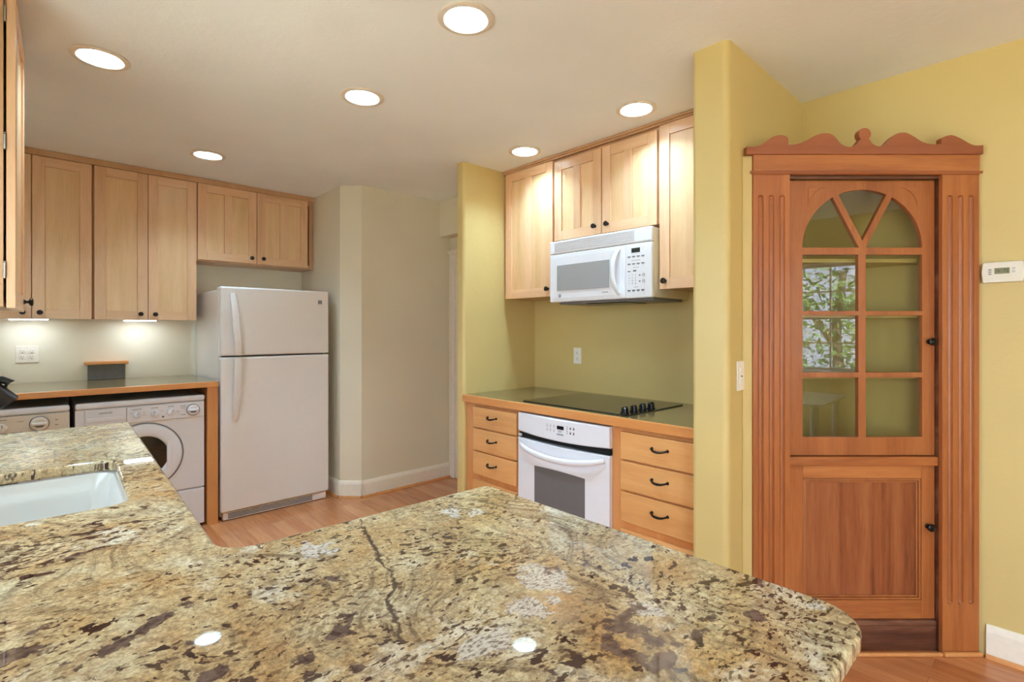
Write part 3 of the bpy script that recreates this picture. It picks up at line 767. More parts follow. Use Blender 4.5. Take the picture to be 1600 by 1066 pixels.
def machine(x0, x1, label, body, panel, dryer):
    W_ = x1 - x0
    t = thing('dryer' if dryer else 'washing_machine', label, 'dryer' if dryer else 'washing machine', (x0, 4.07, 0.0))
    b = MB(); b.box(0, W_, 0.012, 0.66, 0.275, 0.872, 0.006); b.box(0, W_, 0.012, 0.66, 0.02, 0.268, 0.006); b.box(0.01, W_ - 0.01, 0.03, 0.65, 0.26, 0.29)
    b.build('body', body, t)
    b = MB(); b.box(0, W_, -0.004, 0.665, 0.873, 0.912, 0.014, 0, 4); b.build('top_panel', body, t)
    for fx in (0.05, W_ - 0.05):
        b = MB(); b.lathe([(0, 0), (0.02, 0), (0.018, 0.014), (0.008, 0.016), (0.008, 0.025), (0, 0.025)], (fx, 0.07, 0)); b.build('foot', M['black'], t)
    zc0, zc1 = 0.765, 0.868
    c = MB(); c.box(0.252 if not dryer else 0.05, W_ - 0.004, 0.0, 0.0118, zc0, zc1, 0.004); cp = c.build('control_panel', panel, t)
    ko = [body, M['mid_grey']]
    zk = 0.815
    if not dryer:
        for kx, an in ((0.305, 0.4), (0.400, -0.2), (0.490, 0.7)): small_knob(cp, kx, 0.0, zk, 0.022, ko, 'knob', an)
        big_dial(cp, 0.618, 0.0, zk, 0.036, M['mid_grey'], body)
        for sp in [(0.305, 0.849, 0.05, 0.003), (0.400, 0.849, 0.04, 0.003), (0.490, 0.849, 0.034, 0.003), (0.56, 0.845, 0.03, 0.003), (0.56, 0.832, 0.022, 0.002), (0.56, 0.787, 0.028, 0.003), (0.345, 0.826, 0.018, 0.002), (0.345, 0.810, 0.018, 0.002), (0.275, 0.826, 0.012, 0.002), (0.44, 0.826, 0.012, 0.002), (0.53, 0.812, 0.014, 0.002)]:
            m_ = MB(); label_bars(m_, [sp], 0.0); m_.build('printed_mark', M['ink'], cp)
        m_ = MB(); m_.lathe([(0, 0), (0.006, 0), (0.005, 0.002), (0, 0.002)], (0.446, 0.0, 0.786), (0, -1, 0), 16)
        m_.build('indicator_light', M['ink'], cp)
        d_ = MB(); d_.box(0.045, 0.249, 0.0, 0.0118, 0.70, zc1, 0.004)
        d_.box(0.052, 0.242, -0.006, 0.0, 0.79, 0.815, 0.005)
        dd = d_.build('detergent_drawer', body, t)
        d_ = MB(); d_.box(0.085, 0.205, -0.002, 0.0, 0.715, 0.775, 0.006, 0, 3); d_.build('finger_pull', M['pale_grey'], dd)
        m_ = MB(); m_.mesh(text_mesh('KENMORE', 0.014), at_front(0.147, -0.0005, 0.842)); m_.build('lettering', M['dark_ink'], dd)
    else:
        big_dial(cp, W_ - 0.135, 0.0, zk, 0.040, M['mid_grey'], panel)
        for kx, an in ((W_ - 0.29, 0.05), (W_ - 0.40, 0.05), (W_ - 0.52, 0.1)): small_knob(cp, kx, 0.0, zk - 0.008, 0.025, [panel, M['mid_grey']], 'knob', an)
        for sp in [(W_ - 0.29, 0.852, 0.04, 0.003), (W_ - 0.40, 0.852, 0.04, 0.003), (W_ - 0.215, 0.836, 0.03, 0.002), (W_ - 0.06, 0.80, 0.014, 0.004), (W_ - 0.06, 0.83, 0.014, 0.004), (W_ - 0.30, 0.775, 0.06, 0.003), (W_ - 0.23, 0.775, 0.05, 0.003)]:
            m_ = MB(); label_bars(m_, [sp], 0.0); m_.build('printed_mark', M['ink'], cp)
    cx, cz = W_ / 2, 0.535
    dr = MB()
    dr.lathe([(0.135, 0.008), (0.144, 0.014), (0.185, 0.015), (0.207, 0.010), (0.214, 0.0), (0.13, 0.0), (0.135, 0.008)], (cx, 0.012, cz), (0, -1, 0), 56)
    dr.lathe([(0.214, 0.0), (0.2155, 0.004), (0.220, 0.004), (0.2215, 0.0), (0.214, 0.0)], (cx, 0.012, cz), (0, -1, 0), 56, 1)
    dr.box(cx + 0.122, cx + 0.152, -0.006, 0.011, cz - 0.085, cz + 0.085, 0.004)
    do = dr.build('door', [body, M['mid_grey']], t)
    g = MB(); g.lathe([(0, 0.008), (0.05, 0.0075), (0.10, 0.005), (0.133, 0.002), (0.134, 0.0), (0, 0.0)], (cx, 0.011, cz), (0, -1, 0), 48)
    g.build('glass_bowl', M['drum'], do)
    return t
machine(0.203, 0.893, 'white front-loading washing machine with a round dark door beside the refrigerator', M['white'], M['white'], False)
machine(-0.512, 0.180, 'almond dryer at the left edge with a large round dial', M['white'], M['almond'], True)

# ------------------------------------------------------------------ refrigerator
t = thing('refrigerator', 'off-white top-freezer refrigerator between the laundry counter and the passage', 'refrigerator', (0.987, 4.05, 0.0))
FW = 0.785
b = MB(); b.box(0.004, FW - 0.004, 0.085, 0.74, 0.02, 1.652, 0.008); b.box(0.006, FW - 0.006, 0.06, 0.085, 0.02, 0.06, 0.004)
b.build('body', M['offwhite'], t)
b = MB(); b.box(0.02, FW - 0.02, 0.066, 0.086, 0.07, 1.645); b.build('door_gasket', M['mid_grey'], t)
def fridge_handle(parent, pts, wds):
    mb = MB()
    bm = bmesh.new(); rows = []
    for (x, y, z), wd in zip(pts, wds):
        rows.append([bm.verts.new((x + dx * wd, y + dy, z)) for dx, dy in ((-0.5, 0.0), (-0.5, -0.016), (-0.38, -0.022), (0.38, -0.022), (0.5, -0.016), (0.5, 0.0))])
    for a, b_ in zip(rows[:-1], rows[1:]):
        for k in range(6): bm.faces.new((a[k], a[(k + 1) % 6], b_[(k + 1) % 6], b_[k]))
    bm.faces.new(rows[0]); bm.faces.new(rows[-1])
    bmesh.ops.recalc_face_normals(bm, faces=bm.faces)
    mb._merge(bm)
    return mb.build('handle', M['offwhite'], parent, 50)
f = MB(); f.box(0, FW, 0, 0.064, 1.177, 1.671, 0.014, 0, 4); fd = f.build('freezer_door', M['offwhite'], t)
fridge_handle(fd, [(0.072, 0.006, 1.625), (0.078, -0.012, 1.56), (0.086, -0.028, 1.45), (0.094, -0.038, 1.32), (0.100, -0.040, 1.22), (0.100, -0.036, 1.181)], [0.034, 0.04, 0.045, 0.047, 0.046, 0.045])
bd = MB(); bd.box(FW - 0.092, FW - 0.058, -0.002, 0.001, 1.565, 1.60, 0.003); bo = bd.build('badge', M['pale_grey'], fd)
bd = MB(); bd.box(FW - 0.089, FW - 0.076, -0.0032, -0.002, 1.569, 1.596, 0.002); bd.box(FW - 0.074, FW - 0.061, -0.0032, -0.002, 1.569, 1.596, 0.002); bd.build('badge_mark', M['mid_grey'], bo)
f = MB(); f.box(0, FW, 0, 0.064, 0.062, 1.166, 0.014, 0, 4); fd = f.build('refrigerator_door', M['offwhite'], t)
fridge_handle(fd, [(0.100, -0.036, 1.162), (0.100, -0.040, 1.12), (0.098, -0.038, 1.0), (0.095, -0.030, 0.88), (0.092, -0.014, 0.77), (0.091, 0.006, 0.715)], [0.045, 0.046, 0.046, 0.044, 0.040, 0.036])
f = MB(); f.box(0.018, FW - 0.018, 0.018, 0.058, 0.004, 0.056, 0.004)
gr = f.build('toe_grille', M['offwhite'], t)
f = MB()
for k in range(4): f.box(0.05, FW - 0.13, 0.0165, 0.0178, 0.014 + k * 0.010, 0.019 + k * 0.010)
f.build('grille_slots', M['dark_ink'], gr)
for hx in (0.03, FW - 0.09):
    f = MB(); f.box(hx - 0.02, hx + 0.08, 0.0655, 0.15, 1.6525, 1.672, 0.004); f.build('hinge_cover', M['offwhite'], t)

# ------------------------------------------------------------------ cooktop run
XC = 2.19
t = thing('worktop', 'dark laminate worktop with wood front edge holding the cooktop', 'worktop', (XC, 2.838, 0.866), RZ)
Lw = 2.838 - 1.073
a = MB(); a.box(0, Lw, 0.0225, XR - XC - 0.002, 0.004, 0.0478); a.build('surface', M['laminate'], t)
a = MB(); a.box(0, Lw, 0.0, 0.022, 0.0, 0.0485, 0.004); a.build('front_edge', M['edge'], t)

def pull(parent, x, y, z, w_=0.084):
    k = MB()
    pts = []
    for i in range(13):
        u = -1 + 2 * i / 12
        pts.append((x + u * w_ / 2, y - 0.006 - 0.020 * (1 - u ** 4), z - 0.008 * (1 - u * u) + 0.004))
    k.tube(pts, [0.0042 + 0.0022 * (1 - abs(-1 + 2 * i / 12)) for i in range(13)], 10)
    for s in (-1, 1):
        k.lathe([(0, 0), (0.008, 0), (0.007, 0.003), (0.0045, 0.005), (0.0045, 0.012), (0, 0.013)], (x + s * w_ / 2, y, z + 0.004), (0, -1, 0), 16)
    return k.build('handle', M['bronze'], parent)

def base_cabinet(y_left, width, dx0, dx1, label, stuff):
    X0 = 2.226
    t = thing('base_cabinet', label, 'cabinet', (X0, y_left, 0.0), RZ, 'base cabinets either side of the oven')
    c = MB(); c.box(0, width, 0.0, XR - X0 - 0.002, 0.10, 0.8645, 0.002); c.box(0.002, width - 0.002, 0.07, XR - X0 - 0.002, 0.0, 0.10)
    c.build('carcass', M['face'], t)
    for (z0, z1) in ((0.704, 0.842), (0.548, 0.694), (0.386, 0.538), (0.13, 0.346)):
        d = MB(); d.box(dx0, dx1, -0.021, -0.0008, z0, z1, 0.004, 0, 2)
        dr = d.build('drawer', M['drawer'], t)
        pull(dr, (dx0 + dx1) / 2 + stuff, -0.021, (z0 + z1) / 2 + 0.008)
    return t
base_cabinet(2.836, 0.542, 0.098, 0.526, 'maple base cabinet of four drawers left of the white oven', -0.015)
base_cabinet(1.602, 0.528, 0.062, 0.490, 'maple base cabinet of four drawers right of the white oven', 0.012)
t = thing('oven_housing', 'maple rails above and below the built-in oven', 'cabinet', (2.226, 2.292, 0.0), RZ)
c = MB(); c.box(0, 0.688, 0.0, 0.02, 0.857, 0.8645); c.build('top_rail', M['face'], t)
c = MB(); c.box(0, 0.688, 0.0, 0.02, 0.10, 0.205, 0.002); c.box(0, 0.688, 0.07, 0.09, 0, 0.10); c.build('bottom_rail', M['face'], t)

# built-in oven with bowed front
t = thing('wall_oven', 'white built-in oven with a bowed handle under the cooktop', 'oven', (2.200, 2.286, 0.0), RZ)
OW = 0.683
def bow(u, amt): return -amt * (1 - (2 * u - 1) ** 2)
def bowed_panel(mb, x0, x1, zb, zt, y, thick, amt, droop=0.0, rise=0.0, n=24, bev=0.006):
    """front bulges toward the room; lower / upper edge may curve"""
    t_ = bmesh.new(); cols = []
    for i in range(n + 1):
        u = i / n; x = x0 + (x1 - x0) * u; yf = y + bow(u, amt)
        za = zb - droop * (1 - (2 * u - 1) ** 2); zc = zt + rise * (1 - (2 * u - 1) ** 2)
        cols.append([t_.verts.new(p) for p in ((x, y + thick, za), (x, yf + bev, za), (x, yf, za + bev), (x, yf, zc - bev), (x, yf + bev, zc), (x, y + thick, zc))])
    for a, b_ in zip(cols[:-1], cols[1:]):
        for k in range(6): t_.faces.new((a[k], a[(k + 1) % 6], b_[(k + 1) % 6], b_[k]))
    t_.faces.new(cols[0]); t_.faces.new(cols[-1])
    bmesh.ops.recalc_face_normals(t_, faces=t_.faces)
    return mb._merge(t_)
b = MB(); b.box(0.012, OW - 0.012, 0.028, 0.60, 0.215, 0.853); b.build('body', M['mid_grey'], t)
b = MB(); b.box(0.004, OW - 0.004, 0.008, 0.027, 0.705, 0.735); b.build('vent_gap', M['shadow_gap'], t)
b = MB(); bowed_panel(b, 0, OW, 0.742, 0.855, 0.0, 0.027, 0.022, 0.012); cp = b.build('control_panel', M['white'], t)
def oy(x, amt=0.022): return bow(x / OW, amt)
dsp = MB(); dsp.box(0.338, 0.388, oy(0.36) - 0.0012, oy(0.36) + 0.002, 0.800, 0.820); dsp.build('display', M['black'], cp)
mk = MB(); mk.mesh(text_mesh('KENMORE', 0.0105, 0.0006), at_front(0.361, oy(0.36) - 0.0004, 0.771)); mk.build('lettering', M['dark_ink'], cp)
def oven_button(bx, bz, r):
    mk = MB(); mk.lathe([(0, 0), (r, 0), (r * 0.8, 0.0012), (0, 0.0012)], (bx, oy(bx), bz), (0, -1, 0), 16)
    mk.box(bx - 0.004, bx + 0.004, oy(bx) - 0.0006, oy(bx) + 0.001, bz + 0.008, bz + 0.0102)
    return mk.build('button', M['ink'], cp)
for bx in (0.262, 0.288, 0.315):
    for bz in (0.786, 0.810): oven_button(bx, bz, 0.0034)
for bx in (0.435, 0.458):
    for bz in (0.788, 0.814): oven_button(bx, bz, 0.006)
for bz in (0.785, 0.800, 0.816): oven_button(0.412, bz, 0.003)
mk = MB()
for bz in (0.794, 0.789, 0.784): mk.box(0.345, 0.372, oy(0.36) - 0.0006, oy(0.36) + 0.001, bz - 0.0008, bz + 0.0008)
mk.build('printed_mark', M['ink'], cp)
b = MB(); bowed_panel(b, 0, OW, 0.215, 0.703, 0.0, 0.027, 0.016, 0.0, -0.006); od = b.build('door', M['white'], t)
# window: flat-bottomed, gently arched top
g = MB()
tm = bmesh.new()
nn = 14
for i in range(nn):
    xa = 0.150 + 0.380 * i / nn; xb = 0.150 + 0.380 * (i + 1) / nn
    def top(x): return 0.556 + 0.006 * (1 - (2 * (x - 0.150) / 0.380 - 1) ** 2)
    vs = [tm.verts.new((x, oy(x, 0.016) - 0.0009, z)) for x, z in ((xa, 0.30), (xb, 0.30), (xb, top(xb)), (xa, top(xa)))]
    tm.faces.new(vs)
bmesh.ops.remove_doubles(tm, verts=tm.verts, dist=1e-5)
ex = bmesh.ops.extrude_face_region(tm, geom=list(tm.faces))
for v_ in [e for e in ex['geom'] if isinstance(e, bmesh.types.BMVert)]: v_.co.y += 0.0016
bmesh.ops.recalc_face_normals(tm, faces=tm.faces)
g._merge(tm); g.build('window', M['smoke_glass'], od)
hd = MB()
pts = []
for i in range(25):
    u = i / 24; x = 0.025 + (OW - 0.05) * u
    pts.append((x, oy(x, 0.016) - 0.010 - 0.034 * (1 - abs(2 * u - 1) ** 6), 0.676 - 0.044 * (1 - (2 * u - 1) ** 2)))
hd.tube(pts, [0.012 + 0.006 * (1 - abs(2 * i / 24 - 1) ** 4) for i in range(25)], 14, 0, 0.62)
hd.build('handle', M['white'], od)
b = MB(); b.box(0.004, 0.03, -0.004, 0.006, 0.712, 0.728, 0.003); b.build('hinge_cap', M['pale_grey'], t)

# glass cooktop
t = thing('cooktop', 'black glass cooktop with four black knobs set into the dark worktop', 'cooktop', (2.252, 2.300, 0.9145), RZ)
a = MB(); a.box(0, 0.772, 0, 0.572, 0, 0.006, 0.002); gt = a.build('glass_top', M['black_glass'], t)
for k in range(4):
    a = MB(); ky = 0.045 + k * 0.085; kx = 0.725
    a.lathe([(0, 0), (0.024, 0), (0.024, 0.004), (0.0195, 0.006), (0.0185, 0.028), (0.016, 0.030), (0, 0.030)], (kx, ky, 0.0062), (0, 0, 1), 22)
    a.box(kx - 0.006, kx + 0.006, ky - 0.0175, ky + 0.0175, 0.018, 0.041, 0.002)
    a.build('knob', M['black'], t)

# ------------------------------------------------------------------ over-the-range microwave
t = thing('microwave', 'white over-the-range microwave hanging below the short maple cabinet', 'microwave', (2.50, 2.299, 1.541), RZ)
t.scale = (0.97, 1, 1)
MWW, MH, MD = 0.784, 0.396, XR - 2.50 - 0.003
b = MB(); b.box(0.003, MWW - 0.003, 0.03, MD, 0.004, MH - 0.002, 0.004); b.build('body', M['ivory'], t)
b = MB(); b.box(0.03, 0.76, 0.06, MD - 0.03, -0.012, 0.0035, 0.004); b.box(0.25, 0.56, 0.08, 0.30, -0.017, -0.012, 0.003, 1); b.build('bottom_panel', [M['mid_grey'], M['black']], t)
v_ = MB(); v_.box(0, MWW, 0, 0.029, 0.313, MH, 0.008, 0, 3); vg = v_.build('vent_grille', M['white'], t)
v_ = MB()
for k in range(5): v_.box(0.045, MWW - 0.115, -0.0012, 0.0002, 0.329 + k * 0.0125, 0.3345 + k * 0.0125)
v_.build('vent_slots', M['pale_grey'], vg)
d = MB(); d.box(0, 0.602, 0.0, 0.029, 0.0, 0.3105, 0.008, 0, 3); d.box(0.03, 0.575, -0.002, 0.002, 0.022, 0.290, 0.004); md = d.build('door', M['white'], t)
d = MB(); d.box(0.068, 0.494, -0.0045, -0.0022, 0.072, 0.236, 0.002); d.build('window', M['mw_glass'], md)
d = MB()
pts = []
for i in range(17):
    u = i / 16; pts.append((0.566 + 0.012 * (1 - (2 * u - 1) ** 2) * -1.6, -0.004 - 0.042 * (1 - abs(2 * u - 1) ** 3), 0.028 + 0.262 * u))
d.tube(pts, [0.013 + 0.004 * (1 - abs(2 * i / 16 - 1)) for i in range(17)], 14, 0, 0.75, (1, 0, 0)); d.build('handle', M['white'], md)
d = MB(); d.lathe([(0, 0), (0.011, 0), (0.011, 0.001), (0.009, 0.0016), (0, 0.0012)], (0.092, -0.002, 0.040), (0, -1, 0), 24)
d.build('logo', M['mid_grey'], md)
d = MB(); d.mesh(text_mesh('GE', 0.010, 0.0005), at_front(0.092, -0.0038, 0.040)); d.build('lettering', M['white'], md)
d = MB(); d.mesh(text_mesh('SPACEMAKER', 0.0075, 0.0005), at_front(0.46, -0.0025, 0.045)); d.build('model_lettering', M['ink'], md)
d = MB(); d.box(0.604, MWW, 0.0, 0.029, 0.0, 0.3105, 0.008, 0, 3); d.box(0.618, 0.742, -0.0012, 0.002, 0.02, 0.295, 0.003); cp = d.build('control_panel', M['white'], t)
d = MB(); d.box(0.650, 0.708, -0.0022, -0.0012, 0.258, 0.284, 0.001); d.build('display', M['black'], cp)
y_ = -0.0013
def mw_key(x, z, w_, h_, mark=True):
    k = MB(); label_bars(k, [(x, z, w_, h_)] + ([(x, z - h_ / 2 - 0.0035, w_ * 0.7, 0.0014)] if mark else []), y_); return k.build('key', M['ink'], cp)
for zz in (0.236, 0.195):
    for i in range(4): mw_key(0.634 + i * 0.031, zz, 0.021, 0.006)
for sp in [(0.68, 0.214, 0.06, 0.0018), (0.68, 0.174, 0.04, 0.0018), (0.68, 0.062, 0.03, 0.0018)]:
    k = MB(); label_bars(k, [sp], y_); k.build('printed_mark', M['ink'], cp)
mw_key(0.634, 0.153, 0.022, 0.005, False); mw_key(0.672, 0.155, 0.022, 0.008, False)
for i in range(4): mw_key(0.634 + i * 0.031, 0.044, 0.020, 0.008)
for r_ in range(4):
    for c_ in range(3):
        s_ = ['123', '456', '789', '*0#'][r_][c_]
        k = MB(); k.mesh(text_mesh(s_, 0.0135, 0.0003), at_front(0.634 + c_ * 0.022, y_ - 0.0002, 0.132 - r_ * 0.016)); k.build('key', M['ink'], cp)
for kz in (0.128, 0.094):
    mw_key(0.706, kz, 0.010, 0.007, False)
    k = MB(); k.lathe([(0.008, 0), (0.010, 0), (0.010, 0.0005), (0.008, 0.0005), (0.008, 0)], (0.732, y_, kz), (0, -1, 0), 20); label_bars(k, [(0.732, kz, 0.008, 0.004)], y_); k.build('key', M['ink'], cp)

# ------------------------------------------------------------------ wall plates and thermostat
def receptacle(mb, x, z, y):
    mb.lathe([(0, 0), (0.0165, 0), (0.0165, 0.002), (0.015, 0.003), (0, 0.003)], (x, y, z), (0, -1, 0), 24, 0)
    for dx in (-0.006, 0.006): mb.box(x + dx - 0.001, x + dx + 0.001, y - 0.0036, y - 0.0029, z + 0.001, z + 0.009, 0, 1)
    mb.lathe([(0, 0), (0.0026, 0), (0.0026, 0.0006), (0, 0.0006)], (x, y - 0.003, z - 0.007), (0, -1, 0), 12, 1)
t = thing('outlet', 'double white wall outlet with four sockets under the left wall cabinet', 'outlet', (-0.008, YB - 0.0005, 1.195))
p = MB(); p.box(-0.058, 0.058, -0.005, 0, -0.057, 0.057, 0.003); p.build('cover_plate', M['plate'], t)
for dx in (-0.023, 0.023):
    p = MB()
    for dz in (-0.020, 0.020): receptacle(p, dx, dz, -0.0052)
    p.build('socket', [M['plate'], M['dark_ink']], t)
t = thing('outlet', 'single white wall outlet on the yellow wall above the cooktop', 'outlet', (XR - 0.0005, 2.405, 1.174), RZ)
p = MB(); p.box(-0.035, 0.035, -0.005, 0, -0.058, 0.058, 0.003); p.build('cover_plate', M['plate'], t)
for dz in (-0.020, 0.020):
    p = MB(); receptacle(p, 0, dz, -0.0052); p.build('socket', [M['plate'], M['dark_ink']], t)
t = thing('light_switch', 'white slider switch on the yellow wall left of the corner cupboard', 'light switch', (2.160, 0.9135, 1.170))
p = MB(); p.box(-0.036, 0.036, -0.006, 0, -0.061, 0.061, 0.003); p.build('cover_plate', M['plate'], t)
p = MB(); p.box(-0.016, 0.016, -0.009, -0.0062, -0.032, 0.032, 0.0015); rk = p.build('rocker', M['plate'], t)
p = MB(); p.box(-0.011, 0.004, -0.0105, -0.0092, -0.003, 0.001); p.build('slider', M['dark_ink'], rk)
t = thing('thermostat', 'ivory wall thermostat with a small display right of the corner cupboard', 'thermostat', (XR - 0.0005, 0.160, 1.598), RZ)
p = MB(); p.prism(round_poly([(-0.060, -0.043), (0.060, -0.043), (0.064, 0.0), (0.060, 0.041), (-0.060, 0.041), (-0.064, 0.0)], 0.006, 4), -0.026, 0, 'xz', 0, 0.004); p.build('body', M['ivory'], t)
p = MB(); p.box(-0.024, 0.021, -0.0272, -0.0262, -0.008, 0.016, 0.0004); dp = p.build('display', M['lcd'], t)
p = MB(); p.mesh(text_mesh('72', 0.016, 0.0003), at_front(0.010, -0.0275, 0.004)); p.box(-0.018, -0.006, -0.0278, -0.0272, 0.003, 0.005); p.build('digits', M['dark_ink'], dp)
for zz in (0.010, 0.001, -0.008):
    p = MB(); p.box(-0.042, -0.033, -0.0282, -0.0262, zz - 0.0022, zz + 0.0022, 0.001); p.build('button', M['mid_grey'], t)
for zz in (0.012, -0.001):
    p = MB(); p.box(0.028, 0.037, -0.0282, -0.0262, zz - 0.0042, zz + 0.0042, 0.001); p.build('button', M['pale_grey'], t)

# ------------------------------------------------------------------ corner cupboard
CD = 2.152
DX, DY = 0.72897, -0.68454
cr = 1.464
t = thing('corner_cupboard', 'tall stained pine corner cupboard with an arched glass door', 'cupboard', (DX * cr + 0.68454 * CD, DY * cr + 0.72897 * CD, 0.0), -YAW)
def fp(px, py, D=CD): return ((px - 800) * D / 804 - cr, CAM_H - (py - 516) * D / 804)
# fluted pilasters
def pilaster(x0, x1, centres, z0, z1, fz0, fz1, R=0.0115):
    bm = bmesh.new()
    xs = sorted(set([x0, x0 + 0.002, x1 - 0.002, x1] + [c + R * 1.02 * math.sin(PI / 2 * k / 6) for c in centres for k in range(-6, 7)]))
    def ends(z, sgn): return [z + sgn * R * math.sin(PI / 2 * k / 6) for k in range(0, 7)]
    zs = sorted(set([z0, z0 + 0.002, z1 - 0.002, z1] + ends(fz0 + R, -1) + ends(fz1 - R, 1)))
    def dep(x, z):
        for c in centres:
            dz = max(fz0 + R - z, z - (fz1 - R), 0)
            d2 = (x - c) ** 2 + dz * dz
            if d2 < R * R: return math.sqrt(R * R - d2)
        if x in (x0, x1) or z in (z0, z1): return 0.002
        return 0.0
    g = [[bm.verts.new((x, dep(x, z), z)) for x in xs] for z in zs]
    for a, b_ in zip(g[:-1], g[1:]):
        for k in range(len(xs) - 1): bm.faces.new((a[k], a[k + 1], b_[k + 1], b_[k]))
    bord = [e for e in bm.edges if len(e.link_faces) == 1]
    ex = bmesh.ops.extrude_edge_only(bm, edges=bord)
    vs = [e for e in ex['geom'] if isinstance(e, bmesh.types.BMVert)]
    for v in vs: v.co.y = 0.020
    bk = [e for e in bm.edges if len(e.link_faces) == 1]
    bmesh.ops.contextual_create(bm, geom=bk)
    bmesh.ops.recalc_face_normals(bm, faces=bm.faces)
    mb = MB(); mb._merge(bm)
    return mb.build('pilaster', M['pine'], t, 40)
zf = 2.012
pilaster(-0.455, -0.300, [-0.4235, -0.379, -0.334], 0.0, zf, 0.2115, 1.925)
pilaster(0.337, 0.4915, [0.368, 0.4125, 0.457], 0.0, zf, 0.2115, 1.925)
# frieze and bead
c = MB(); c.box(-0.455, 0.4915, -0.002, 0.020, zf, 2.0965, 0.001); c.build('frieze', M['pine_rail'], t)
c = MB(); c.tube([(-0.468, -0.004, 2.020), (0.498, -0.004, 2.020)], 0.0055, 12); c.build('bead', M['pine_red'], t)
c = MB(); c.box(-0.298, 0.335, 0.016, 0.036, 1.9985, 2.0115, 0.003); c.build('door_stop', M['pine_dark'], t)
# scalloped pediment
prof = [(1167, 229), (1178, 229), (1186, 227.2), (1191, 225), (1197, 221), (1203.7, 216), (1209, 213.3), (1214, 211.7), (1219, 211), (1224, 211.4), (1228.6, 212.9), (1232, 216), (1232, 226),
        (1238, 226), (1244.7, 225), (1251, 223.2), (1257.6, 220.6), (1264, 217.2), (1270, 213.6), (1276, 210.6), (1283, 208.5), (1290, 207.8), (1296, 208.4), (1301, 210.4), (1305, 213.6), (1308.5, 218), (1311.8, 222.6), (1316, 226.2), (1320.4, 228.3), (1326, 229.6), (1332, 229.4), (1336, 227), (1340, 223), (1343.6, 218.2)]
kn = [(1351.5 + 9.8 * math.cos(a), 209.4 + 9.8 * math.sin(a)) for a in [math.radians(128 + k * (284 / 22)) for k in range(23)]]
rprof = [(1359.4, 218.2), (1363, 224), (1367.6, 227.2), (1373.3, 228.6), (1379, 227.6), (1383.6, 224.6), (1388, 219.6), (1392, 215.6), (1395.6, 212.6), (1401, 209), (1406.7, 207.2), (1412, 206.8), (1417, 207.4), (1423, 210), (1429.7, 214), (1436, 218.4), (1442.6, 222), (1449, 224.2), (1455, 225), (1463, 225.4), (1470.8, 225), (1471.2, 216), (1474.6, 213.8), (1478.5, 212.3), (1483, 211.2), (1487.4, 211), (1493, 212.4), (1500, 215.5), (1507, 219.4), (1513, 223), (1518, 225.4), (1523, 227), (1530, 227.2), (1536.8, 226.4), (1536.8, 240.5), (1167, 240.5)]
PD = CD - 0.014
ol = [fp(x, y, PD) for x, y in prof + kn + rprof]
c = MB(); c.mesh(slab_mesh([ol], 0.028, 0.0012, 1), at_front(0, 0.0, 0)); c.build('pediment', M['pine_red'], t)
c = MB(); c.box(-0.496, -0.4562, 0.008, 0.016, 0.0, 2.09); c.build('scribe_strip', M['yellow'], t)
# jambs, sides and interior
c = MB(); c.box(0.337, 0.347, 0.0205, 0.075, 0.0, 2.0, 0.001); c.box(-0.310, -0.300, 0.0205, 0.075, 0.0, 2.0, 0.001); c.build('jamb', M['pine_dark'], t)
c = MB()
c.prism([(-0.430, 0.052), (0.035, 0.487), (0.035, 0.474), (-0.418, 0.050)], 0.06, 2.09); c.prism([(0.035, 0.487), (0.448, 0.052), (0.436, 0.050), (0.035, 0.474)], 0.06, 2.09)
c.prism([(-0.415, 0.054), (0.035, 0.472), (0.433, 0.054)], 2.03, 2.045)
c.build('interior', M['inner_yellow'], t)
for zz in (0.80, 1.165, 1.43, 1.67):
    c = MB(); c.prism([(-0.380, 0.085), (0.035, 0.470), (0.413, 0.085)], zz - 0.016, zz); c.build('shelf', M['inner_yellow'], t)
# arched glass door
YD = 0.038
dl = [(-0.298, 0.827), (0.335, 0.827), (0.335, 1.997), (-0.298, 1.997)]
gcx, ghw = 0.0275, 0.2545
xl, xr_ = gcx - ghw, gcx + ghw
m0, m1 = 0.0105, 0.0425
holes = []
rows = [(0.905, 1.158), (1.180, 1.4225), (1.4415, 1.681)]
for (za, zb) in rows:
    holes.append([(xl, za), (m0, za), (m0, zb), (xl, zb)]); holes.append([(m1, za), (xr_, za), (xr_, zb), (m1, zb)])
# three panes of the arch between two spokes
zs_, R_ = 1.712, 0.2455
def arc(a0, a1, n=14): return [(gcx + ghw * math.cos(a0 + (a1 - a0) * k / n), zs_ + R_ * math.sin(a0 + (a1 - a0) * k / n)) for k in range(n + 1)]
sw = 0.0135
A1, A2 = math.radians(62.5), math.radians(117.5)
def spoke_pt(A, side, zmin):
    dxs, dzs = math.cos(A), math.sin(A); nx, nz = -dzs, dxs
    px, pz = gcx + side * sw * nx, zs_ + side * sw * nz
    s0 = (zmin - pz) / dzs
    lo = (px + dxs * s0, zmin)
    # hit the arch
    s = 0.1
    while ((px + dxs * s - gcx) / ghw) ** 2 + ((pz + dzs * s - zs_) / R_) ** 2 < 1: s += 0.0005
    return lo, (px + dxs * s, pz + dzs * s)
def arc_between(p, q, n=12):
    a = math.atan2((p[1] - zs_) / R_, (p[0] - gcx) / ghw); b_ = math.atan2((q[1] - zs_) / R_, (q[0] - gcx) / ghw)
    return arc(a, b_, n)
lo, hi = spoke_pt(A1, -1, zs_); holes.append([lo, (xr_, zs_)] + arc_between((xr_, zs_), hi))
lo, hi = spoke_pt(A2, 1, zs_); holes.append([(xl, zs_), lo] + arc_between(hi, (xl, zs_))[:-1])
l1, h1 = spoke_pt(A1, 1, zs_); l2, h2 = spoke_pt(A2, -1, zs_)
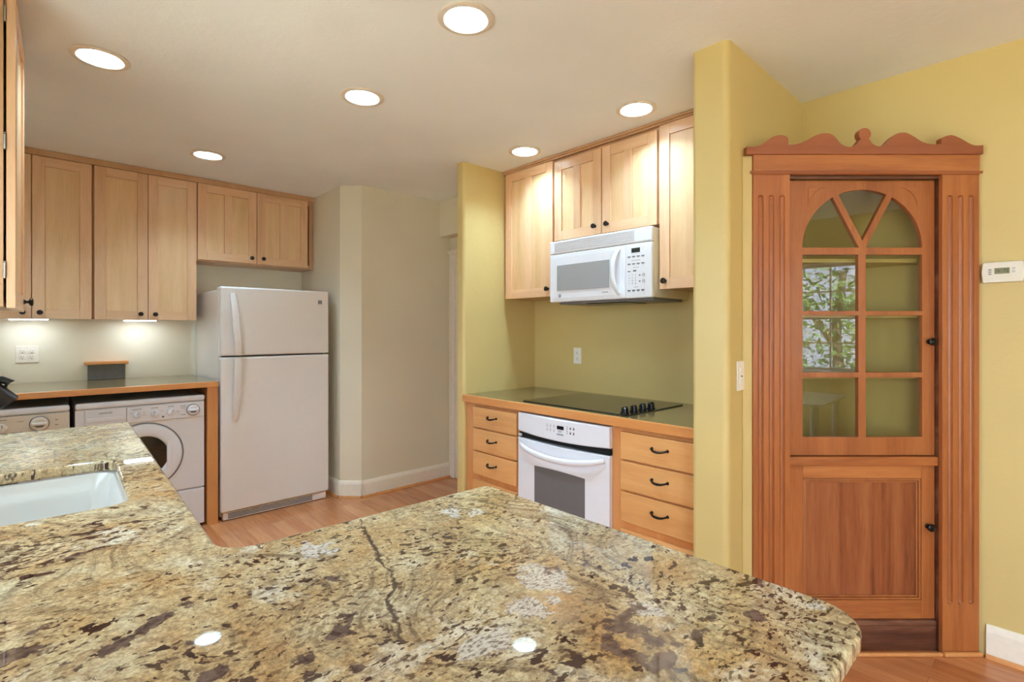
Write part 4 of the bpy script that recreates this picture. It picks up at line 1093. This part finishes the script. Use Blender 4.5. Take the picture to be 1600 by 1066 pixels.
# inner pane starts where the two spokes meet
zz = zs_
best = None
for k in range(400):
    z_ = zs_ + k * 0.0005
    xa = spoke_pt(A1, 1, z_)[0][0]; xb = spoke_pt(A2, -1, z_)[0][0]
    if xa > xb: best = ((xa + xb) / 2, z_); break
holes.append([best] + arc_between(h1, h2))
c = MB(); c.mesh(slab_mesh([dl] + holes, 0.022, 0.002, 1), at_front(0, YD + 0.011, 0)); gd = c.build('glazed_door', M['pine'], t)
c = MB(); c.box(xl - 0.006, xr_ + 0.006, YD + 0.0115, YD + 0.0145, 0.90, 1.962); c.build('glass', M['pane'], gd)
# carved spandrels
for sg in (-1, 1):
    cx_ = gcx + sg * 0.232; pts = [(cx_, 1.965), (gcx + sg * 0.135, 1.965)]
    for k in range(9):
        a = math.radians(60 - 32 * k / 8); pts.append((gcx + sg * 0.293 * math.cos(a), zs_ - 0.005 + 0.293 * math.sin(a)))
    pts = [(cx_, 1.966), (gcx + sg * 0.150, 1.966)] + [(gcx + sg * (0.150 + 0.082 * math.sin(PI / 2 * k / 8)), 1.966 - 0.082 * (1 - math.cos(PI / 2 * k / 8))) for k in range(1, 9)]
    if sg > 0: pts = pts[::-1]
    c = MB(); c.prism(pts, YD - 0.0035, YD - 0.0002, 'xz', 0, 0.0015, 1); c.build('spandrel', M['pine_rail'], gd)
knob(gd, 0.309, YD, 1.311, 'bronze', 0.0165)
# middle rail and panelled lower door
c = MB(); c.box(-0.299, 0.336, 0.018, 0.060, 0.786, 0.824, 0.005, 0, 3); c.build('middle_rail', M['pine_rail'], t)
f = MB(); sw_ = 0.058
z0_, z1_ = 0.131, 0.783
f.box(-0.298, -0.225, YD, YD + 0.022, z0_, z1_, 0.002); f.box(0.279, 0.335, YD, YD + 0.022, z0_, z1_, 0.002)
f.box(-0.225, 0.279, YD, YD + 0.022, z0_, 0.210, 0.002, 1); f.box(-0.225, 0.279, YD, YD + 0.022, 0.728, z1_, 0.002, 1)
ld = f.build('lower_door', [M['pine'], M['pine_rail']], t)
f = MB(); f.box(-0.224, 0.278, YD + 0.011, YD + 0.018, 0.211, 0.727); f.build('door_panel', M['pine_panel'], ld)
f = MB()
for (a, b_) in (((-0.224, 0.211), (0.278, 0.211)), ((-0.224, 0.727), (0.278, 0.727)), ((-0.224, 0.211), (-0.224, 0.727)), ((0.278, 0.211), (0.278, 0.727))):
    hz = a[1] == b_[1]
    for off, wd, yy in ((0.000, 0.009, YD + 0.001), (0.010, 0.008, YD + 0.0055)):
        if hz:
            s = 1 if a[1] < 0.4 else -1
            f.box(a[0] + off, b_[0] - off, yy, YD + 0.011, min(a[1] + s * off, a[1] + s * (off + wd)), max(a[1] + s * off, a[1] + s * (off + wd)), 0.003)
        else:
            s = 1 if a[0] < 0 else -1
            f.box(min(a[0] + s * off, a[0] + s * (off + wd)), max(a[0] + s * off, a[0] + s * (off + wd)), yy, YD + 0.011, a[1] + off, b_[1] - off, 0.003)
f.build('panel_moulding', M['pine'], ld)
knob(ld, 0.304, YD, 0.526, 'bronze', 0.0165)
c = MB(); c.box(-0.299, 0.336, 0.030, 0.060, 0.0, 0.105, 0.003); c.box(-0.299, 0.336, 0.024, 0.060, 0.105, 0.129, 0.008, 0, 3); c.build('plinth', M['pine_dark'], t)
c = MB(); c.box(-0.458, 0.300 + 0.03, -0.016, -0.001, 0.0, 0.016, 0.006); c.box(0.333, 0.494, -0.018, -0.001, 0.0, 0.018, 0.006)
so = c.build('trim_cupboard', M['face']); so.location = t.location; so.rotation_euler = t.rotation_euler; struct(so)

# ------------------------------------------------------------------ granite peninsula and sink run
GZ, GT = 0.914, 0.034
outl = round_poly([(sinkx(0.2) + 0.006, 0.2), (0.962, 0.2), (0.968, 1.135), (0.283, 1.152), (0.358, 3.10), (sinkx(3.1) + 0.006, 3.11)], [0, 0.075, 0.03, 0.07, 0.03, 0], 10)
def sl(x, y): return (x + SL * (y - 1.95), y)
SX0, SX1, SY0, SY1 = -0.262, 0.202, 1.655, 2.235
hole = round_poly([sl(SX0, SY0), sl(SX1, SY0), sl(SX1, SY1), sl(SX0, SY1)], 0.055, 8)
g = MB(); g.mesh(slab_mesh([outl, hole], GT, 0.010, 4), Matrix.Translation((0, 0, GZ - GT / 2)))
tag(g.build('granite_counter', M['granite'], None, 50), 'L-shaped speckled gold and brown granite counter with an undermounted sink', 'counter')
# porcelain bowl below the cut-out
def sink():
    bm = bmesh.new(); rings = []
    lev = [(-0.012, 0.0, 0.055), (-0.004, -0.002, 0.055), (0.004, -0.03, 0.055), (0.016, -0.10, 0.055), (0.028, -0.165, 0.06), (0.055, -0.19, 0.06), (0.10, -0.197, 0.05)]
    for ins, dz, r in lev:
        lp = round_poly([sl(SX0 + ins, SY0 + ins), sl(SX1 - ins, SY0 + ins), sl(SX1 - ins, SY1 - ins), sl(SX0 + ins, SY1 - ins)], r, 8)
        rings.append([bm.verts.new((p[0], p[1], GZ - GT - 0.010 + dz)) for p in lp])
    for a, b_ in zip(rings[:-1], rings[1:]):
        for k in range(len(a)): bm.faces.new((a[k], a[(k + 1) % len(a)], b_[(k + 1) % len(a)], b_[k]))
    bm.faces.new(rings[-1])
    bmesh.ops.recalc_face_normals(bm, faces=bm.faces)
    bmesh.ops.reverse_faces(bm, faces=bm.faces) if bm.faces[-1].normal.z < 0 else None
    bmesh.ops.solidify(bm, geom=list(bm.faces), thickness=-0.008)
    mb = MB(); mb._merge(bm)
    return mb
t = thing('sink', 'white porcelain sink bowl set under the granite at the left edge', 'sink')
sink().build('bowl', M['porcelain'], t, 50)
d = MB(); d.lathe([(0, 0.001), (0.030, 0.001), (0.042, 0.003), (0.044, 0.0), (0, 0)], (-0.03, 1.945, GZ - GT - 0.197), (0, 0, 1), 28); d.build('drain', M['steel'], t)
# base units carrying the granite
c = MB(); c.prism([(sinkx(0.45) + 0.006, 0.45), (0.66, 0.45), (0.66, 1.11), (0.245, 1.115), (0.245, 1.60), (sinkx(1.6) + 0.006, 1.60)], 0.0, GZ - GT - 0.001)
tag(c.build('peninsula_base', M['yellow']), 'yellow painted base under the granite peninsula', 'base')
c = MB(); c.prism([(sinkx(1.602) + 0.006, 1.602), (0.255, 1.602), (0.31, 3.06), (sinkx(3.06) + 0.006, 3.06)], 0.0, 0.64)
tag(c.build('base_cabinet', M['maple_side']), 'maple base cabinet carrying the sink end of the granite counter', 'cabinet')

# pull-down faucet, its spray head just inside the frame
t = thing('faucet', 'dark bronze faucet spray head at the left edge over the sink', 'faucet', (-0.325, 1.93, GZ))
a = MB(); a.lathe([(0, 0.0005), (0.030, 0.0005), (0.030, 0.006), (0.022, 0.012), (0.019, 0.05), (0.019, 0.14), (0.0165, 0.16), (0, 0.16)], n=28); a.build('body', M['bronze'], t)
pts = [(0, 0, 0.15), (0, 0, 0.24), (0.012, 0, 0.305), (0.05, 0.002, 0.355), (0.11, 0.004, 0.372), (0.17, 0.006, 0.356), (0.222, 0.008, 0.330)]
a = MB(); a.tube(pts, 0.0125, 16); a.build('spout', M['bronze'], t)
h0 = Vector((0.225, 0.008, 0.328)); hd_ = Vector((0.62, 0.0, -0.78)).normalized()
a = MB(); a.lathe([(0, 0), (0.015, 0.0), (0.019, 0.012), (0.0205, 0.05), (0.023, 0.085), (0.024, 0.098), (0.021, 0.101), (0, 0.098)], tuple(h0), tuple(hd_), 28); sp = a.build('spray_head', M['bronze'], t)
bn = h0 + hd_ * 0.045 + Vector((0.78, 0, 0.62)) * 0.020
a = MB(); a.tube([bn - hd_ * 0.018, bn - hd_ * 0.006 + Vector((0.005, 0, 0.004)), bn + hd_ * 0.012 + Vector((0.012, 0, 0.009)), bn + hd_ * 0.016], [0.006, 0.010, 0.011, 0.006], 14); a.build('spray_button', M['black'], sp)
a = MB(); a.tube([(0, 0.018, 0.11), (0, 0.05, 0.125), (0.005, 0.10, 0.16)], [0.008, 0.007, 0.006], 12); a.build('lever', M['bronze'], t)

# ------------------------------------------------------------------ dining end behind the camera (seen in the cupboard glass)
t = thing('dining_table', 'pale dining table under the rear windows, reflected in the cupboard glass', 'table', (1.60, -2.02, 0))
a = MB(); a.box(-0.62, 0.38, -0.55, 0.40, 0.715, 0.745, 0.008); a.build('table_top', M['table'], t)
for sx in (-0.54, 0.30):
    for sy in (-0.47, 0.32):
        a = MB(); a.lathe([(0, 0), (0.02, 0), (0.03, 0.5), (0.035, 0.714), (0, 0.714)], (sx, sy, 0), (0, 0, 1), 16); a.build('leg', M['table'], t)
t = thing('garden_tree', 'leafy green tree outside the rear window, reflected in the cupboard glass', 'tree', (1.15, -6.4, -0.3))
a = MB(); a.tube([(0, 0, 0), (0.05, 0, 0.8), (0.0, 0.05, 1.6), (0.1, 0, 2.6)], [0.12, 0.10, 0.08, 0.05], 10)
a.tube([(0.0, 0.05, 1.4), (-0.5, 0.1, 2.2), (-0.9, 0.1, 2.9)], [0.06, 0.045, 0.02], 8); a.tube([(0.03, 0.03, 1.8), (0.6, 0.0, 2.5), (0.9, 0.2, 3.0)], [0.06, 0.04, 0.02], 8)
a.build('trunk', M['bark'], t)
bm = bmesh.new()
for k in range(5200):
    while True:
        p = Vector((random.uniform(-1, 1), random.uniform(-1, 1), random.uniform(-1, 1)))
        if p.length < 1: break
    p = Vector((p.x * 2.6, p.y * 1.0, 1.9 + p.z * 1.8))
    u = Vector((random.gauss(0, 1), random.gauss(0, 1), random.gauss(0, 0.6))).normalized(); v_ = u.cross(Vector((random.gauss(0, 1), random.gauss(0, 1), random.gauss(0, 1)))).normalized()
    s_ = random.uniform(0.04, 0.085)
    vs = [bm.verts.new(p + d_) for d_ in (-u * s_, v_ * s_ * 0.4, u * s_, -v_ * s_ * 0.4)]
    bm.faces.new(vs)
mb = MB(); mb._merge(bm); mb.build('foliage', M['leaf'], t)
a = MB(); a.box(-14, 10, -16, YREAR - 0.3, -0.40, -0.30); a.box(-14, -1.3, YREAR - 0.3, 12, -0.40, -0.30)
struct(a.build('ground', M['bounce_ground']))
a = MB(); a.box(-9, 8, -10.2, -10.0, -0.30, 4.2); a.box(-9.1, 8.1, -10.25, -9.95, 4.2, 4.3)
struct(a.build('wall_neighbour', M['stucco']))
